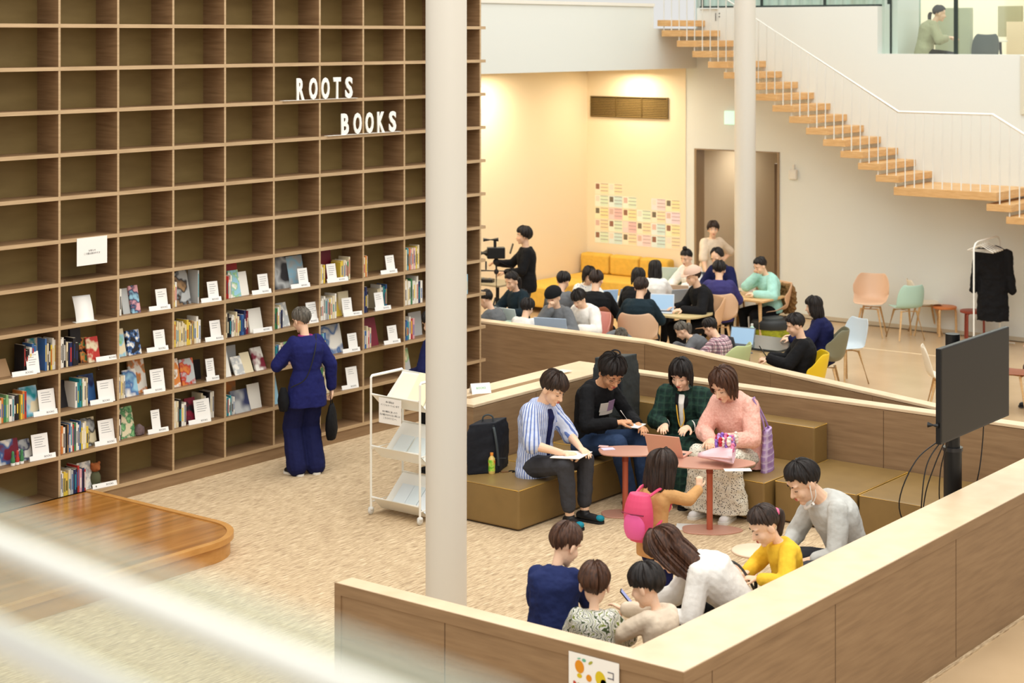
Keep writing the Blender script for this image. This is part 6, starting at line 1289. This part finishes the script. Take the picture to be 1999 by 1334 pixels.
# furniture along the white wall
q = G(1700, 655); shell_chair(q.x, q.y, face_rz(-20), C_beige, 'beige shell chair standing against the white wall', group=None)
q = G(1768, 661); shell_chair(q.x, q.y, face_rz(-165), C_mint, 'mint green shell chair standing near the white wall', arms=False)
q = G(1805, 652); shell_chair(q.x, q.y, face_rz(90), mat('shell_white', (236, 226, 206), .45), 'cream shell chair behind the mint green chair', arms=False)
q = G(1652, 748); shell_chair(q.x, q.y, face_rz(-58), C_bluegrey, 'pale blue grey shell chair alone on the open floor', arms=False)
q = G(1975, 800); shell_chair(q.x, q.y, face_rz(60), C_brown, 'reddish brown shell chair behind the television', arms=False, sc=1.0)
q = G(1842, 812); shell_chair(q.x, q.y, face_rz(80), mat('shell_white', (236, 226, 206), .45), 'cream shell chair half hidden behind the television', arms=False)
def stool(px, py, m, lm, label):
    q = G(px, py); t = empty('stool', (q.x, q.y, 0), .5, label, 'stool', 'round stools by the wall'); b = bmesh.new(); lathe(b, [(.17, .405), (.178, .41), (.178, .435), (.17, .44)], 32); fin('seat', b, m, t, True)
    for k in range(3): a = k*2.094; b = bmesh.new(); tube(b, curve_pts([(.10*math.cos(a), .10*math.sin(a), .402), (.155*math.cos(a), .155*math.sin(a), .39), (.165*math.cos(a), .165*math.sin(a), .3), (.17*math.cos(a), .17*math.sin(a), 0)], 10), .017, 8); fin('leg', b, lm, t, True)
stool(1844, 655, mat('stool_orange', (206, 122, 66), .45), M_lwood, 'round stool with orange seat and pale legs by the wall')
stool(1898, 664, mat('stool_red', (150, 66, 48), .45), mat('stool_red', (150, 66, 48), .45), 'round dark red stool beside the clothes rack')
# clothes rack with coat
ga_, gb_ = G(1901, 694), G(1952, 672); t = empty('clothes_rack', ga_, 0, 'slim white clothes rack holding hangers and a black coat', 'rack'); d_ = gb_-ga_; Hh = 1.58
b = bmesh.new(); tube(b, [(0, 0, .02), (0, 0, Hh-.08), tuple(d_*.06+Vector((0, 0, Hh-.02))), tuple(d_*.15+Vector((0, 0, Hh))), tuple(d_*.85+Vector((0, 0, Hh))), tuple(d_*.94+Vector((0, 0, Hh-.02))), tuple(d_+Vector((0, 0, Hh-.08))), tuple(d_+Vector((0, 0, .02)))], .013, 8); fin('frame', b, M_metalw, t, True)
dn_ = d_.normalized(); pn = Vector((-dn_.y, dn_.x, 0))
for e_ in (Vector((0, 0, 0)), d_): b = bmesh.new(); tube(b, [e_-pn*.22+Vector((0, 0, .03)), e_+pn*.22+Vector((0, 0, .03))], .012, 8); fin('foot_bar', b, M_metalw, t, True)
for k in range(5):
    f = .25+.07*k; c_ = ga_+d_*f+Vector((0, 0, Hh)); h_ = empty('clothes_hanger', c_, math.atan2(pn.y, pn.x)+.12*(k-2), 'white plastic hanger, %s from left on the rack' % ON[k], 'hanger', 'hangers on the clothes rack')
    b = bmesh.new(); tube(b, curve_pts([(.0, 0, .016), (.018, 0, .0), (0, 0, -.03), (0, 0, -.06)], 8), .004, 6); tube(b, [(-.21, 0, -.15), (0, 0, -.06), (.21, 0, -.15)], .011, 6); tube(b, [(-.21, 0, -.155), (.21, 0, -.155)], .007, 6); fin('hanger_body', b, M_white, h_, True)
c_ = ga_+d_*.72; t = empty('hanging_coat', (c_.x, c_.y, .38), math.atan2(pn.y, pn.x)+.25, 'long black coat hanging from the clothes rack', 'coat'); b = bmesh.new()
rings(b, [(Vector((0, 0, z)), Vector((w_, 0, 0)), Vector((0, dd, 0))) for z, w_, dd in ((0, .23, .11), (.3, .22, .11), (.60, .20, .10), (.85, .22, .12), (1.02, .20, .10), (1.08, .08, .06))], 22)
for sd in (1, -1): caps(b, (sd*.20, 0, .98), (sd*.27, .02, .45), .07, .06)
remesh(fin('coat_body', b, F_black, t), .01, 1, .035, FOLD); b = bmesh.new()
for z in (.05, .14, .23, .32): ell(b, (.05, -.125, z), .010, .006, .010, n=8, m=5)
fin('button', b, M_white, t, True)
# upstairs desk and chairs
q = onY(1892, 92, 27.6); t = desk(q.x-.25, 27.7, 0, 1.5, .6, mat('desk_white', (236, 234, 224), .4), 'white desk in the glazed room upstairs', M_blackm, r=.03); t.location.z = 3.69
q = onY(1833, 100, 27.6); shell_chair(onY(1812, 90, 27.6).x, 27.55, face_rz(84), mat('shell_dark_grey', (84, 92, 90), .5), 'dark grey chair under the person upstairs', arms=False, z0=3.69, legm=M_blackm)
shell_chair(onY(1917, 90, 27.0).x, 27.05, face_rz(178), mat('shell_dark_grey', (84, 92, 90), .5), 'empty dark grey chair at the desk upstairs', arms=False, z0=3.69, legm=M_blackm)
